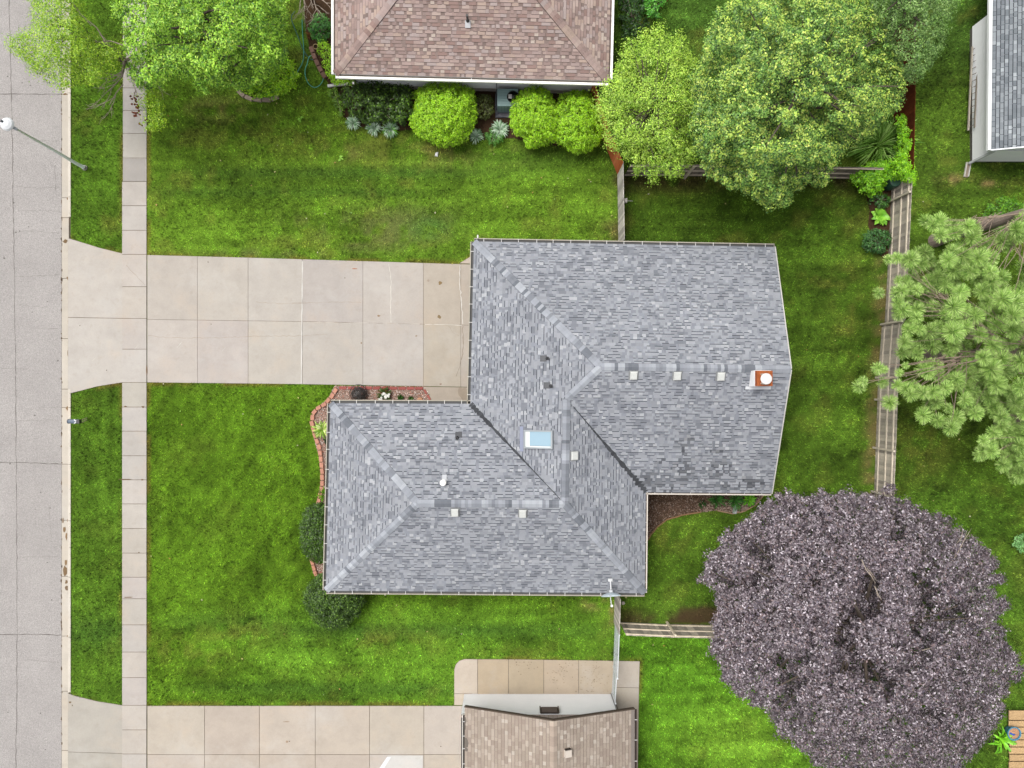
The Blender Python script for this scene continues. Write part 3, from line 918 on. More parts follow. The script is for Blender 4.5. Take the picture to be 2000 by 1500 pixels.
xg = E['SE'].x - .25
mb.poly([(xg, E['SE'].y + ins, ZE - .1), (xg, E['NE'].y - ins, ZE - .1), (xg, E['RE'].y, E['RE'].z - .1)], C(214, 208, 196))
mb.build('gable', M_FLAT, house)
mb = MB(); xd = E['NW'].x + ins - .05
for r in range(4):
    for q in range(8): mb.box((xd, 4.6 - .32 - q * .62, .28 + r * .53), (.05, .58, .49), C(232, 230, 224))
mb.build('garage_door', M_FLAT, house)
# windows of the front wing
for yy in (-3.2, -6.4):
    mb = MB(); mb.box((E['W2'].x + ins - .02, yy, 1.45), (.06, 1.7, 1.1), C(235, 233, 228)); w_ = mb.build('window', M_FLAT, house)
    mb = MB(); mb.box((E['W2'].x + ins - .06, yy, 1.45), (.02, 1.5, .9), C(70, 82, 90)); mb.build('pane', M_PLASTIC, w_)


def slope_M(n):
    z = Vector(n).normalized(); x = Vector((1, 0, 0)); y = z.cross(x).normalized(); x = y.cross(z)
    return Matrix((x, y, z)).transposed().to_4x4()


# box vents
for (vx, vy, fr) in ((1237, 732, 'B'), (1322, 733, 'B'), (1407, 734, 'B'), (1120, 890, 'Ea'), (889, 999, 'So'), (1021, 1001, 'So')):
    p, n_ = on_roof(vx, vy, fr); M = slope_M(n_)
    mb = MB(); q = lambda x, y, z: p + M.to_3x3() @ Vector((x, y, z))
    mb.box(p + n_ * .035, (.42, .42, .012), C(150, 152, 154), M=M)
    mb.hexa([q(-.12, -.12, .04), q(.12, -.12, .04), q(.12, .12, .04), q(-.12, .12, .04)], [q(-.12, -.12, .13), q(.12, -.12, .13), q(.12, .12, .13), q(-.12, .12, .13)], C(60, 60, 62))
    mb.hexa([q(-.16, -.19, .12), q(.16, -.19, .12), q(.16, .19, .12), q(-.16, .19, .12)], [q(-.13, -.15, .18), q(.13, -.15, .18), q(.13, .15, .18), q(-.13, .15, .18)], C(222, 224, 220))
    mb.build('roof_vent', M_DIRTYW, house)
# plumbing vents
for (vx, vy, fr, fx, fy) in ((1069, 700, 'W', -.16, .0), (1076, 754, 'W', -.16, .03), (893, 855, 'No', .06, .12)):
    p, n_ = on_roof(vx, vy, fr); M = slope_M(n_); mb = MB()
    mb.box(p + n_ * .03 + Vector((fx, fy, fx * .37 if fr == 'W' else -fy * .37)), (.3, .27, .012), C(66, 68, 74), M=M)
    mb.lathe([(.085, -.05), (.08, .05), (.055, .12), (.05, .3), (.032, .3), (.032, .1)], p, C(58, 58, 62), n=14)
    mb.build('vent_pipe', M_PLASTIC, house)
p, n_ = on_roof(868, 935, 'No'); M = slope_M(n_); mb = MB()
mb.box(p + n_ * .035, (.2, .34, .012), C(205, 207, 212), M=M)
mb.lathe([(.07, 0), (.07, .34), (.135, .36), (.14, .42), (.10, .47), (.0, .49)], p + Vector((-.02, -.12, 0)), C(240, 238, 232, 1.0), n=20)
mb.build('flue_pipe', M_FLAT, house, smooth=False)
# skylight
p, n_ = on_roof(1053, 858, 'W'); M = slope_M(n_); M3 = M.to_3x3()
sk = MB(); q = lambda x, y, z: p + M3 @ Vector((x, y, z))
sx, sy = .66, .40
sk.box(p + M3 @ Vector((-.8, 0, .035)), (.16, 1.1, .012), C(150, 156, 178), M=M)
sk.hexa([q(-sx, -sy, 0), q(sx, -sy, 0), q(sx, sy, 0), q(-sx, sy, 0)], [q(-sx, -sy, .12), q(sx, -sy, .12), q(sx, sy, .12), q(-sx, sy, .12)], C(150, 156, 162))
for (cx, cy, wx, wy_) in ((0, -sy + .03, sx * 2, .06), (0, sy - .03, sx * 2, .06), (sx - .04, 0, .08, sy * 2 - .12), (-sx + .03, 0, .06, sy * 2 - .12)):
    sk.box(q(cx, cy, .145), (wx, wy_, .05), C(170, 176, 180), M=M)
sky_o = sk.build('skylight', M_FLAT, house)
mb = MB(); mb.box(q(.075, .035, .127), (1.0, .62, .01), C(160, 190, 207), M=M); mb.build('pane', M_GLASS, sky_o)
mb = MB(); mb.box(q(-sx + .17, 0, .131), (.2, .66, .012), C(238, 244, 242), M=M); mb.box(q(.10, -sy + .085, .133), (1.0, .05, .01), C(236, 244, 246), M=M); mb.build('shade', M_FLAT, sky_o)
# chimney
cz0, cz1 = 4.3, 5.35
xa, xb = P(1478, 0, cz1)[0], P(1509, 0, cz1)[0]; yt, yb_ = P(0, 724, cz1)[1], P(0, 754, cz1)[1]
mb = MB()
mb.prism([(xa, yb_), (xb, yb_), (xb, yt), (xa, yt)], cz1 - .22, cz1, C(178, 98, 58))
ch = mb.build('chimney', M_BRICK, house)
mb = MB()
mb.hexa([(xa - .0, yb_ - .02, cz0 - .5), (xb, yb_ - .02, cz0 - .5), (xb, yt, cz0 - .5), (xa - .0, yt, cz0 - .5)], [(xa - .015, yb_ - .015, cz1 - .221), (xb + .015, yb_ - .015, cz1 - .221), (xb + .015, yt + .015, cz1 - .221), (xa - .015, yt + .015, cz1 - .221)], C(240, 240, 240, 1.0))
mb.build('chimney_casing', M_FLAT, ch)
mb = MB()
for i in range(7):
    for j in range(4): mb.box((xa + .05 + i * (xb - xa - .1) / 6, yb_ + .09 + j * (yt - yb_ - .18) / 3, cz1 + .004), (.085, .15, .02), vary(C(182, 104, 62), .16))
mb.build('brick_course', M_BRICK, ch)
pcx, pcy = P(1497, 740, 5.7)[:2]
mb = MB(); mb.lathe([(.13, 0), (.13, .30)], (pcx, pcy, cz1), C(190, 150, 120), n=20)
for t in (0, 2.1, 4.2): mb.box((pcx + .2 * math.cos(t), pcy + .2 * math.sin(t), cz1 + .15), (.09, .03, .3), C(235, 225, 210), rz=t)
mb.lathe([(.215, .30), (.235, .33), (.215, .37), (.06, .42)], (pcx, pcy, cz1), C(250, 248, 244), n=26)
mb.build('flue_cap', M_FLAT, ch)
p, n_ = on_roof(1480, 757, 'B'); mb = MB(); mb.box(p + n_ * .045, (1.08, .13, .02), C(236, 238, 242), M=slope_M(n_)); mb.build('flashing', M_FLAT, ch)
# white stub of a downspout outside the north gutter
mb = MB(); c_ = P(933.5, 464, 2.4); mb.box(c_, (.06, .14, .5), C(238, 236, 230)); mb.build('downspout', M_FLAT, house); mb = MB(); c_ = P(812, 1159.5, 2.3); mb.box(c_, (.5, .06, .08), C(236, 236, 236)); mb.build('downspout', M_FLAT, house)

# satellite dish on the south-east eave
dz = 3.15
dc = PV(1193, 1160, dz)
dish = empty('satellite_dish', 'pale blue-grey satellite dish on a mast at the south eave of the grey roof', 'satellite dish', (dc.x, dc.y, 2.7))
mb = MB(); n = 24; rows = []
ax = Vector((.08, -.93, .36)).normalized(); sx_ = Vector((1, .06, 0)).normalized(); sy_ = ax.cross(sx_).normalized()
for r in (0, .15, .28, .40):
    rows.append([dc + (sx_ * math.cos(2 * math.pi * j / n) * r * 1.12 + sy_ * math.sin(2 * math.pi * j / n) * r) + ax * (r * r * .9 - .05) for j in range(n)])
for k in range(3):
    for j in range(n):
        q = [rows[k][j], rows[k][(j + 1) % n], rows[k + 1][(j + 1) % n], rows[k + 1][j]]
        mb.poly(q, C(222, 234, 240, 1.0)); mb.poly([p - ax * .018 for p in reversed(q)], C(206, 220, 228))
for j in range(n): mb.poly([rows[3][j], rows[3][(j + 1) % n], rows[3][(j + 1) % n] - ax * .018, rows[3][j] - ax * .018], C(200, 212, 220))
mb.build('reflector', M_FLAT, dish)
mb = MB(); mb.tube([dc + Vector((0, 0, -.3)), dc + ax * .2 + Vector((0, 0, -.3)), dc + ax * .50 + Vector((-.02, 0, -.16))], .022, C(236, 236, 234), n=8)
mb.lathe([(.03, -.05), (.035, .02), (.06, .10), (.06, .13)], dc + ax * .52 + Vector((-.02, 0, -.15)), C(244, 242, 236), n=12); mb.build('feed_arm', M_FLAT, dish)
mb = MB(); mb.tube([dc + Vector((.0, .55, -.16)), dc + Vector((0, .3, .02)), dc + Vector((0, .05, -.02))], .03, C(232, 234, 236), n=8)
mb.box(dc + Vector((0, .56, -.2)), (.2, .12, .05), C(228, 230, 232)); mb.box(dc + Vector((.0, .12, .0)), (.14, .12, .12), C(220, 224, 228)); mb.build('mast', M_FLAT, dish)

# ---------------------------------------------------------------- pink-brown roofed house at the top
th = empty('hip_roof_house', 'white house with a mottled pink-brown hip roof at the top edge of the picture', 'house', (-1.5, 17, 0))
T = {k: Vector(P(*v)) for k, v in dict(SW=(655, 144, ZE), SE=(1188, 158, ZE), NW=(655, -190, ZE), NE=(1212, -190, ZE), R1=(905, -120, 4.7), R2=(958, -120, 4.7)).items()}
T['R1'] = Vector((T['SW'].x + 5.1, T['SW'].y + 5.1, ZE + 1.95)); T['R2'] = Vector((T['SE'].x - 5.1, T['SE'].y + 5.1, ZE + 1.95))
T['NW'].y = T['SW'].y + 10.2; T['NE'] = Vector((T['SE'].x + .25, T['SW'].y + 10.2, ZE))
TF = 1.36
tp = [C(178, 157, 150, TF), C(168, 146, 139, TF), C(186, 167, 158, TF), C(160, 139, 133, TF), C(178, 163, 159, TF), C(172, 153, 148, TF), C(156, 131, 124, TF), C(182, 161, 149, TF)]
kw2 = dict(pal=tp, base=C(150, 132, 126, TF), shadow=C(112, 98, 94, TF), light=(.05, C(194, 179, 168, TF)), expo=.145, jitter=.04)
mb = MB()
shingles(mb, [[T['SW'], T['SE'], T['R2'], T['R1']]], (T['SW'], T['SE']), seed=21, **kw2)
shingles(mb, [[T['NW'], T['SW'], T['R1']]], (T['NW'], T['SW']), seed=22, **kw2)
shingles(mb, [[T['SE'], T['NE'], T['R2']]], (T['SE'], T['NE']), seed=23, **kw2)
for pts in ([T['SW'], T['SE'], T['R2'], T['R1']], [T['NW'], T['SW'], T['R1']], [T['SE'], T['NE'], T['R2']], [T['NE'], T['NW'], T['R1'], T['R2']]):
    mb.poly([p - Vector((0, 0, .02)) for p in pts], C(140, 118, 112))
rg = [T['SW'], T['SE'], T['NE'], T['NW']]
for i in range(4):
    a_, b_ = rg[i], rg[(i + 1) % 4]; mb.poly([a_, b_, b_ - Vector((0, 0, .18)), a_ - Vector((0, 0, .18))], C(236, 234, 228, 1.0))
mb.poly([p - Vector((0, 0, .17)) for p in rg], C(232, 230, 224))
troof = mb.build('roof', M_SHIN, th)
fr2 = {}
for nm, pts in dict(S=('SW', 'SE', 'R2'), W=('NW', 'SW', 'R1'), E=('SE', 'NE', 'R2'), N=('NE', 'NW', 'R1')).items():
    q_ = [T[k] for k in pts]; fr2[nm] = (q_[0], plane_frame(q_, (q_[0], q_[1]))[3])
for a_, b_, l, r, s_ in (('SW', 'R1', 'W', 'S', 31), ('SE', 'R2', 'S', 'E', 32), ('R1', 'R2', 'N', 'S', 33)):
    m2 = MB(); caps(m2, T[a_], T[b_], fr2[l], fr2[r], tp, seed=s_, w=.17, step=.2); m2.build('ridge_cap', M_SHIN, troof)
t2 = lambda k: (T[k].x, T[k].y)
gutter(th, [(t2('SW'), t2('SE'), (0, -1)), (t2('SE'), t2('NE'), (1, 0)), (t2('NW'), t2('SW'), (-1, 0))], ZE, rim=C(240, 238, 232, 1.0), trough=C(128, 112, 102), rim_w=.10, depth=.09, every=9, strap_col=C(240, 238, 232, 1.0))
walls(th, [(T['SW'].x + .55, T['SW'].y + .42), (T['SE'].x - .45, T['SE'].y + .42), (T['SE'].x - .2, T['NE'].y - .4), (T['SW'].x + .55, T['NE'].y - .4)], .45, ZE - .16, (.88, .885, .90))
mb = MB(); mb.prism([(T['SW'].x + .57, T['SW'].y + .44), (T['SE'].x - .47, T['SE'].y + .44), (T['SE'].x - .22, T['NE'].y - .42), (T['SW'].x + .57, T['NE'].y - .42)], -.1, .45, C(206, 196, 186)); mb.build('foundation', M_CONC, th)
p = Vector(P(914, 44, 3.3)); o_, n_ = fr2['S']; p.z = o_.z - (n_.x * (p.x - o_.x) + n_.y * (p.y - o_.y)) / n_.z
mb = MB(); mb.box(p + n_ * .035 + Vector((0, -.12, -.04)), (.24, .3, .012), C(206, 206, 210), M=slope_M(n_)); mb.lathe([(.09, 0), (.07, .1), (.05, .14), (.05, .5), (.03, .5)], p, C(46, 46, 48), n=14); mb.build('vent_pipe', M_PLASTIC, th)
mb = MB(); a_ = PV(640, 168, .25); b_ = PV(690, 163, .25); mb.beam(a_, b_, .12, .09, C(240, 238, 234)); mb.beam(PV(686, 163, .3), PV(688, 170, .3), .08, .08, C(236, 234, 230)); mb.beam(PV(690, 162, .2), PV(690, 162, 2.3), .1, .07, C(240, 238, 234), up=(1, 0, 0)); mb.build('downspout', M_FLAT, th)
yw_ = T['SW'].y + .42
for wx in (936, 1085):
    mb = MB(); c_ = P(wx, 180, .25); mb.box((c_[0], yw_ - .04, .3), (1.0, .08, .3), C(222, 214, 202)); mb.box((c_[0], yw_ - .085, .3), (.86, .02, .2), C(90, 84, 80))
    mb.build('basement_window', M_FLAT, th)
mb = MB(); c_ = P(970, 170, 1.0); mb.box((c_[0], yw_ - .07, 1.3), (.22, .12, .3), C(214, 220, 222)); mb.build('disconnect_box', M_FLAT, th)

# air conditioner
ax0, ax1 = P(971, 0, .95)[0], P(1012, 0, .95)[0]; ayt, ayb = P(0, 173, .95)[1], P(0, 207, .95)[1]
ac = empty('air_conditioner', 'teal air conditioner with a round black fan grille against the white house wall', 'air conditioner', ((ax0 + ax1) / 2, (ayt + ayb) / 2, 0))
TE = C(150, 178, 176)
mb = MB(); mb.box(((ax0 + ax1) / 2, (ayt + ayb) / 2, .54), (ax1 - ax0, ayt - ayb, .82), TE); mb.build('cabinet', M_PLASTIC, ac, bevel=.02)
mb = MB()
for i in range(7):
    xx = ax0 + .06 + i * (ax1 - ax0 - .12) / 6; mb.box((xx, ayb - .006, .55), (.04, .02, .62), C(128, 156, 156))
for i in range(6): mb.box(((ax0 + ax1) / 2, ayb + .1 + i * .13, .953), (ax1 - ax0 - .04, .012, .008), C(132, 160, 160))
mb.build('louvre', M_PLASTIC, ac)
fx, fy = P(1002, 189, .98)[:2]
mb = MB(); mb.lathe([(.29, .95), (.29, .985), (.26, .985), (.26, .955)], (fx, fy, 0), C(40, 42, 44), n=28); mb.lathe([(.0, .957), (.26, .957)], (fx, fy, 0), C(24, 25, 27), n=28)
for t in range(12): mb.beam((fx, fy, .98), (fx + .27 * math.cos(t * .5236), fy + .27 * math.sin(t * .5236), .98), .010, .008, C(52, 54, 56))
mb.lathe([(.0, 1.0), (.07, .995), (.07, .975)], (fx, fy, 0), C(70, 72, 74), n=14); mb.box((fx - .14, fy + .01, .99), (.16, .2, .012), C(226, 222, 216)); mb.build('fan_grille', M_PLASTIC, ac)
mb = MB(); mb.tube([(ax0 - .04, ayt + .25, 1.15), (ax0 - .02, ayt, 1.0), (ax0 - .08, ayt - .3, .6), (ax0 - .1, ayb + .1, .35), (ax0 + .02, ayb - .04, .25)], .022, C(88, 92, 96), n=7); mb.build('conduit', M_PLASTIC, ac)
mb = MB(); mb.box(((ax0 + ax1) / 2 + .02, (ayt + ayb) / 2 - .08, .06), (ax1 - ax0 + .25, ayt - ayb + .3, .12), C(98, 98, 108)); mb.build('pad', M_CONC, ac, bevel=.02)

# ---------------------------------------------------------------- beige house at the bottom
lh = empty('gable_house', 'white house with a beige shingled gable roof and louvred attic vent at the bottom edge', 'house', (1.8, -20, 0))
GZ = 3.95
L_ = {k: Vector(P(*v)) for k, v in dict(NW=(908, 1381, ZE), NE=(1239, 1385, ZE), RN=(1081, 1408, GZ)).items()}
L_['SW'] = Vector((L_['NW'].x, L_['NW'].y - 11, ZE)); L_['SE'] = Vector((L_['NE'].x, L_['NE'].y - 11, ZE)); L_['RS'] = L_['RN'] + Vector((0, -11, 0))
lp = [C(182, 168, 155, 1.5), C(175, 161, 148, 1.5), C(190, 177, 164, 1.5), C(168, 153, 141, 1.5), C(180, 166, 152, 1.6)]
kw3 = dict(pal=lp, base=C(150, 134, 122, 1.1), shadow=C(112, 98, 90, 1.1), light=(.06, C(200, 189, 177, 1.5)), expo=.16, gmin=.006, gmax=.02, wmin=.16, wmax=.34, jitter=.05)
mb = MB()
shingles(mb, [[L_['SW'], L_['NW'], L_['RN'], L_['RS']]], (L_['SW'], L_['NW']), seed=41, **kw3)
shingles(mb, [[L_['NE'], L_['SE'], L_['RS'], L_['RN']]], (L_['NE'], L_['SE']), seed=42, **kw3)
for pts in ([L_['SW'], L_['NW'], L_['RN'], L_['RS']], [L_['NE'], L_['SE'], L_['RS'], L_['RN']]): mb.poly([p - Vector((0, 0, .02)) for p in pts], C(140, 124, 112))
for a_, b_ in (('NW', 'RN'), ('RN', 'NE')): mb.beam(L_[a_] + Vector((0, .02, -.05)), L_[b_] + Vector((0, .02, -.05)), .05, .16, C(96, 84, 74))
dn = Vector((0, 0, -.14))
yin = P(0, 1355.5)[1] - .02
mb.poly([(L_['NW'].x, yin, ZE - .14), (L_['NE'].x, yin, ZE - .14), L_['SE'] + dn, L_['SW'] + dn], C(206, 200, 192))
# torn felt along the west eave
for (ya, yb, w_) in ((1400, 1412, .07), (1412, 1424, .04), (1440, 1458, .17), (1458, 1466, .14)):
    a_ = P(908, ya, ZE)[1]; b2 = P(908, yb, ZE)[1]; x0 = L_['NW'].x; sl = (GZ - ZE) / (L_['RN'].x - L_['NW'].x)
    mb.poly([(x0, a_, ZE + .034), (x0, b2, ZE + .034), (x0 + w_ * .8, b2, ZE + .034 + w_ * .8 * sl), (x0 + w_, (a_ + b2) / 2, ZE + .034 + w_ * sl), (x0 + w_ * .5, a_, ZE + .034 + w_ * .5 * sl)], C(124, 116, 108))
lroof = mb.build('roof', M_SHIN, lh)
fw = (L_['NW'], plane_frame([L_['SW'], L_['NW'], L_['RN']], (L_['SW'], L_['NW']))[3]); fe = (L_['NE'], plane_frame([L_['NE'], L_['SE'], L_['RN']], (L_['NE'], L_['SE']))[3])
mb = MB(); caps(mb, L_['RS'], L_['RN'], fw, fe, [C(188, 172, 158), C(182, 166, 152), C(200, 184, 168), C(176, 160, 147)], seed=43, w=.17, step=.22); mb.build('ridge_cap', M_SHIN, lroof)
wx0, wx1 = P(907, 0)[0], P(1197, 0)[0]; wyn = P(0, 1355.5)[1]
walls(lh, [(wx0, wyn), (wx1, wyn), (wx1, wyn - 11), (wx0, wyn - 11)], .0, 2.2, (.88, .885, .90))
mb = MB(); zk = lambda x: GZ - .15 - abs(x - L_['RN'].x) * (GZ - ZE) / (L_['RN'].x - L_['NW'].x)
xx = wx0
while xx < wx1:
    x2 = min(xx + .2, wx1); mb.hexa([(xx, wyn - .03, 2.2), (x2 - .012, wyn - .03, 2.2), (x2 - .012, wyn + .012, 2.2), (xx, wyn + .012, 2.2)], [(xx, wyn - .03, zk(xx)), (x2 - .012, wyn - .03, zk(x2)), (x2 - .012, wyn + .012, zk(x2)), (xx, wyn + .012, zk(xx))], vary(C(180, 164, 158, 1.1), .04)); xx = x2
mb.build('gable', M_WOOD, lh)
mb = MB(); c_ = P(1075, 1389, 2.75)
mb.box((c_[0], wyn + .03, 1.84), (.84, .06, .56), C(70, 60, 54))
for i in range(7): mb.box((c_[0], wyn + .075, 1.62 + i * .072), (.72, .05, .02), C(110, 98, 90))
for s_ in (-1, 1): mb.box((c_[0] + s_ * .42, wyn + .08, 1.84), (.05, .06, .6), C(84, 72, 64))
mb.build('attic_vent', M_FLAT, lh)
gutter(lh, [((L_['NW'].x, L_['NW'].y - .35), (L_['SW'].x, L_['SW'].y), (-1, 0))], ZE, rim=C(236, 230, 220), trough=C(58, 50, 46), rim_w=.03, depth=.09, every=.62)
gutter(lh, [((L_['NE'].x, L_['NE'].y - .06), (L_['SE'].x, L_['SE'].y), (1, 0))], ZE, rim=C(98, 84, 76), trough=C(66, 56, 52), rim_w=.03, depth=.10, every=.85)
mb = MB(); x1 = L_['NE'].x; sl = (GZ - ZE) / (L_['NE'].x - L_['RN'].x)
mb.poly([(x1, L_['NE'].y - .02, ZE + .034), (x1 - .16, L_['NE'].y - .02, ZE + .034 + .16 * sl), (x1 - .16, L_['SE'].y, ZE + .034 + .16 * sl), (x1, L_['SE'].y, ZE + .034)], C(150, 140, 134)); mb.build('drip_edge', M_SHIN, lroof)
p = PV(1107, 1469, 3.75); o_, n_ = fe; p.z = o_.z - (n_.x * (p.x - o_.x) + n_.y * (p.y - o_.y)) / n_.z
mb = MB(); mb.box(p + n_ * .12, (.30, .30, .16), C(226, 214, 202), M=slope_M(n_)); mb.box(p + n_ * .10 + Vector((0, .16, 0)), (.26, .05, .12), C(60, 52, 48), M=slope_M(n_)); mb.box(p + n_ * .035, (.42, .42, .012), C(180, 164, 150), M=slope_M(n_)); mb.build('roof_vent', M_FLAT, lh)
mb = MB(); mb.tube([(wx1 - .1, wyn + .05, .1), (wx1 - .08, wyn + .05, 1.9)], .03, C(150, 152, 154), n=8); mb.box((wx1 - .02, wyn + .02, 1.3), (.05, .06, 2.6), C(88, 80, 72)); mb.build('corner_post', M_METAL, lh)

# ---------------------------------------------------------------- white house at the right edge
rh = empty('side_house', 'white walled house with a slate grey shingle roof at the top right edge', 'house', (25, 14, 0))
RZ = 2.12
wl, wr = P(1893, 0)[0], 34.0; wyb = P(0, 318)[1]; wyt = P(0, 57)[1]
ex, eyb = P(1936, 0, RZ)[0], P(0, 292, RZ)[1]
rt = [Vector((ex, eyb, RZ)), Vector((ex + .22, 32, RZ)), Vector((ex + 5.2, 32, RZ + 1.7)), Vector((ex + 5.0, eyb, RZ + 1.7))]
re = [rt[3], rt[2], Vector((ex + 10.2, 32, RZ)), Vector((ex + 10, eyb, RZ))]
mb = MB()
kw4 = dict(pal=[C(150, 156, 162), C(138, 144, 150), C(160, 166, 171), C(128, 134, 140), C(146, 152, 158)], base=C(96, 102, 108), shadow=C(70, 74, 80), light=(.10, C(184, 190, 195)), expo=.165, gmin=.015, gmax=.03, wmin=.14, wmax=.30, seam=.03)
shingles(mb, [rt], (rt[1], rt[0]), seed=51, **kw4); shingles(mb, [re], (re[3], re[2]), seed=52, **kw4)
for q_ in (rt, re): mb.poly([p - Vector((0, 0, .02)) for p in q_], C(110, 114, 120))
x0 = ex
mb.poly([(x0, eyb, RZ - .16), (x0 + 10, eyb, RZ - .16), (x0 + 10, 32, RZ - .16), (x0, 32, RZ - .16)], C(236, 238, 240))
rroof = mb.build('roof', M_SHIN, rh)
mb = MB(); mb.beam(rt[0] + Vector((-.07, -.02, -.08)), rt[1] + Vector((-.07, 0, -.08)), .14, .15, C(240, 242, 245, 1.0)); mb.build('gutter', M_FLAT, rh)
mb = MB()
for q_ in (rt[0], re[3]): mb.beam(q_ + Vector((0, -.03, -.06)), rt[3] + Vector((0, -.03, -.06)), .05, .2, C(238, 240, 243, 1.0))
mb.build('fascia', M_FLAT, rh)
walls(rh, [(wl, wyb), (wr - .5, wyb), (wr - .5, wyt), (wl, wyt)], .25, RZ - .15, (.93, .94, .96))
mb = MB(); mb.prism([(wl + .03, wyb + .03), (wr, wyb + .03), (wr, wyt - .03), (wl + .03, wyt - .03)], -.1, .25, C(112, 108, 102)); mb.build('foundation', M_CONC, rh)
mb = MB(); mb.poly([(wl, wyb + .005, RZ - .16), (wr - .5, wyb + .005, RZ - .16), (rt[3].x, wyb + .005, RZ + 1.5)], (.93, .94, .96)); mb.build('gable', M_FLAT, rh)
mb = MB(); mb.beam(PV(1893, 319, .15), (wl - .06, wyb - .04, RZ - .2), .1, .09, C(240, 242, 246), up=(1, 0, 0)); mb.beam((wl - .05, wyb - .04, RZ - .2), (ex - .08, eyb + .1, RZ - .12), .09, .09, C(236, 238, 242)); mb.build('downspout', M_FLAT, rh)
spl = empty('splash_trough', 'open white-edged splash trough on the grass at the downspout of the slate roofed house', 'splash block', (*P(1888, 333)[:2], 0))
mb = MB(); a_ = PV(1891, 318, .06); b_ = PV(1886, 346, .05)
mb.beam(a_, b_, .2, .02, C(150, 136, 118)); d_ = Vector((.095, .015, .04))
mb.beam(a_ + d_, b_ + d_, .03, .1, C(232, 228, 220)); d_.x *= -1; mb.beam(a_ + d_, b_ + d_, .03, .1, C(232, 228, 220)); mb.build('channel', M_FLAT, spl)
# ladder hung on edge along the wall
lad = empty('ladder', 'weathered long ladder hung sideways along the white wall of the right house', 'ladder', (*P(1896, 170)[:2], .3))
mb = MB(); r0a, r0b = PV(1899, 91, .35), PV(1891, 255, .35); off_ = Vector((.16, .06, .22))
mb.beam(r0a, r0b, .05, .09, C(206, 196, 180)); mb.build('rail', M_WOOD, lad)
mb = MB(); mb.beam(r0a + off_, r0b + off_, .03, .09, C(176, 166, 152)); mb.build('rail', M_WOOD, lad)
for i in range(13):
    t = (i + .5) / 13; mb = MB(); q_ = r0a.lerp(r0b, t); mb.tube([q_, q_ + off_], .014, C(150, 138, 124), n=6); mb.build('rung', M_WOOD, lad)

# ---------------------------------------------------------------- fences
WC = [C(172, 163, 150, .85), C(158, 150, 139, .85), C(184, 174, 160, .85), C(146, 138, 129, .85)]


def board_fence(name, label, line, z1, rails, post_ts, side, pal=WC, picket=.15, gap=.006, rail_col=C(188, 178, 161, .85), top=True, postcol=None, thick=.022, group='wooden fences round the back garden', post_h=.08):
    """line: list of photo points at lawn level; side = +1 / -1: which side the rails and posts are on (left of travel = +1)"""
    pts = [Vector(P(*q)[:2]) for q in line]
    root = empty(name, label, 'fence', (pts[0].x, pts[0].y, 0), group)
    mb = MB()
    tot = 0; segs = []
    for a, b in zip(pts[:-1], pts[1:]): segs.append((a, b, tot, (b - a).length)); tot += (b - a).length

    def at(s_):
        for a, b, s0, l in segs:
            if s_ <= s0 + l + 1e-6: return a.lerp(b, (s_ - s0) / l), (b - a).normalized()
        return b, (b - a).normalized()
    s_ = 0
    while s_ < tot - .05:
        w = picket * R.uniform(.95, 1.05); p, d = at(min(s_ + w / 2, tot)); q0 = p - d * (w / 2 - gap / 2); q1 = p + d * (w / 2 - gap / 2)
        h = z1 + R.uniform(-.012, .012); nrm = Vector((-d.y, d.x)) * thick / 2; sh = nrm * R.uniform(-.25, .25)
        q0 += sh; q1 += sh
        mb.prism([(q0 + nrm)[:], (q0 - nrm)[:], (q1 - nrm)[:], (q1 + nrm)[:]], .03, h, vary(R.choice(pal), .16)); s_ += w
    mb.build('picket_panel', M_WOOD, root)
    cuts = [0] + [tot * t for t in post_ts] + [tot]
    for zr in rails:
        mb = MB()
        for a, b, s0, l in segs:
            d = (b - a).normalized(); nrm = Vector((-d.y, d.x)) * side * (.02 + thick / 2)
            mb.beam((a.x + nrm.x, a.y + nrm.y, zr), (b.x + nrm.x, b.y + nrm.y, zr), .045, .09, vary(rail_col, .05))
        mb.build('rail', M_WOOD, root)
    for t in post_ts:
        p, d = at(tot * t); nrm = Vector((-d.y, d.x)) * side * .11; mb = MB()
        mb.box((p.x + nrm.x, p.y + nrm.y, (z1 + post_h) / 2), (.09, .09, z1 + post_h), vary(postcol or rail_col, .06), rz=math.atan2(d.y, d.x)); mb.build('post', M_WOOD, root)
    return root, segs, at, tot


board_fence('board_fence', 'long weathered grey picket fence with three rails under the pine on the right', [(1741, 365), (1735, 500), (1728, 630), (1722, 640), (1715, 738), (1707, 965), (1695, 1215)], 1.83, (.32, 1.0, 1.6), (.035, .17, .32, .44, .49, .60, .70, .83, .95), -1)
board_fence('board_fence', 'weathered fence with three broad rails running under the yellow-green maple', [(1219, 344), (1360, 344), (1690, 350)], 1.83, (.28, .95, 1.7), (.25, .5, .75), -1, rail_col=C(196, 182, 166, .8), pal=[C(130, 120, 112, .9), C(142, 130, 120, .9), C(120, 110, 104, .9)])
board_fence('board_fence', 'narrow plain grey board fence between the red fence and the grey roof', [(1206, 337), (1208, 480)], 1.83, (), (), 1, picket=.13, pal=[C(178, 172, 166, .9), C(160, 154, 148, .9), C(190, 184, 176, .9)], gap=.012)
board_fence('board_fence', 'orange-red stained fence slanting beside the round lime bushes', [(1206, 341), (1177, 272), (1163, 228), (1150, 178)], 1.83, (), (), 1, pal=[C(200, 116, 72, 1.2), C(188, 104, 62, 1.2), C(206, 126, 82, 1.2)], gap=.003, picket=.15)
board_fence('board_fence', 'dark rust-brown fence glimpsed behind the yellow-green maple', [(1742, 352), (1745, 232), (1746, 60)], 1.9, (), (), 1, pal=[C(112, 56, 30), C(104, 50, 28), C(120, 62, 34)], gap=.003)
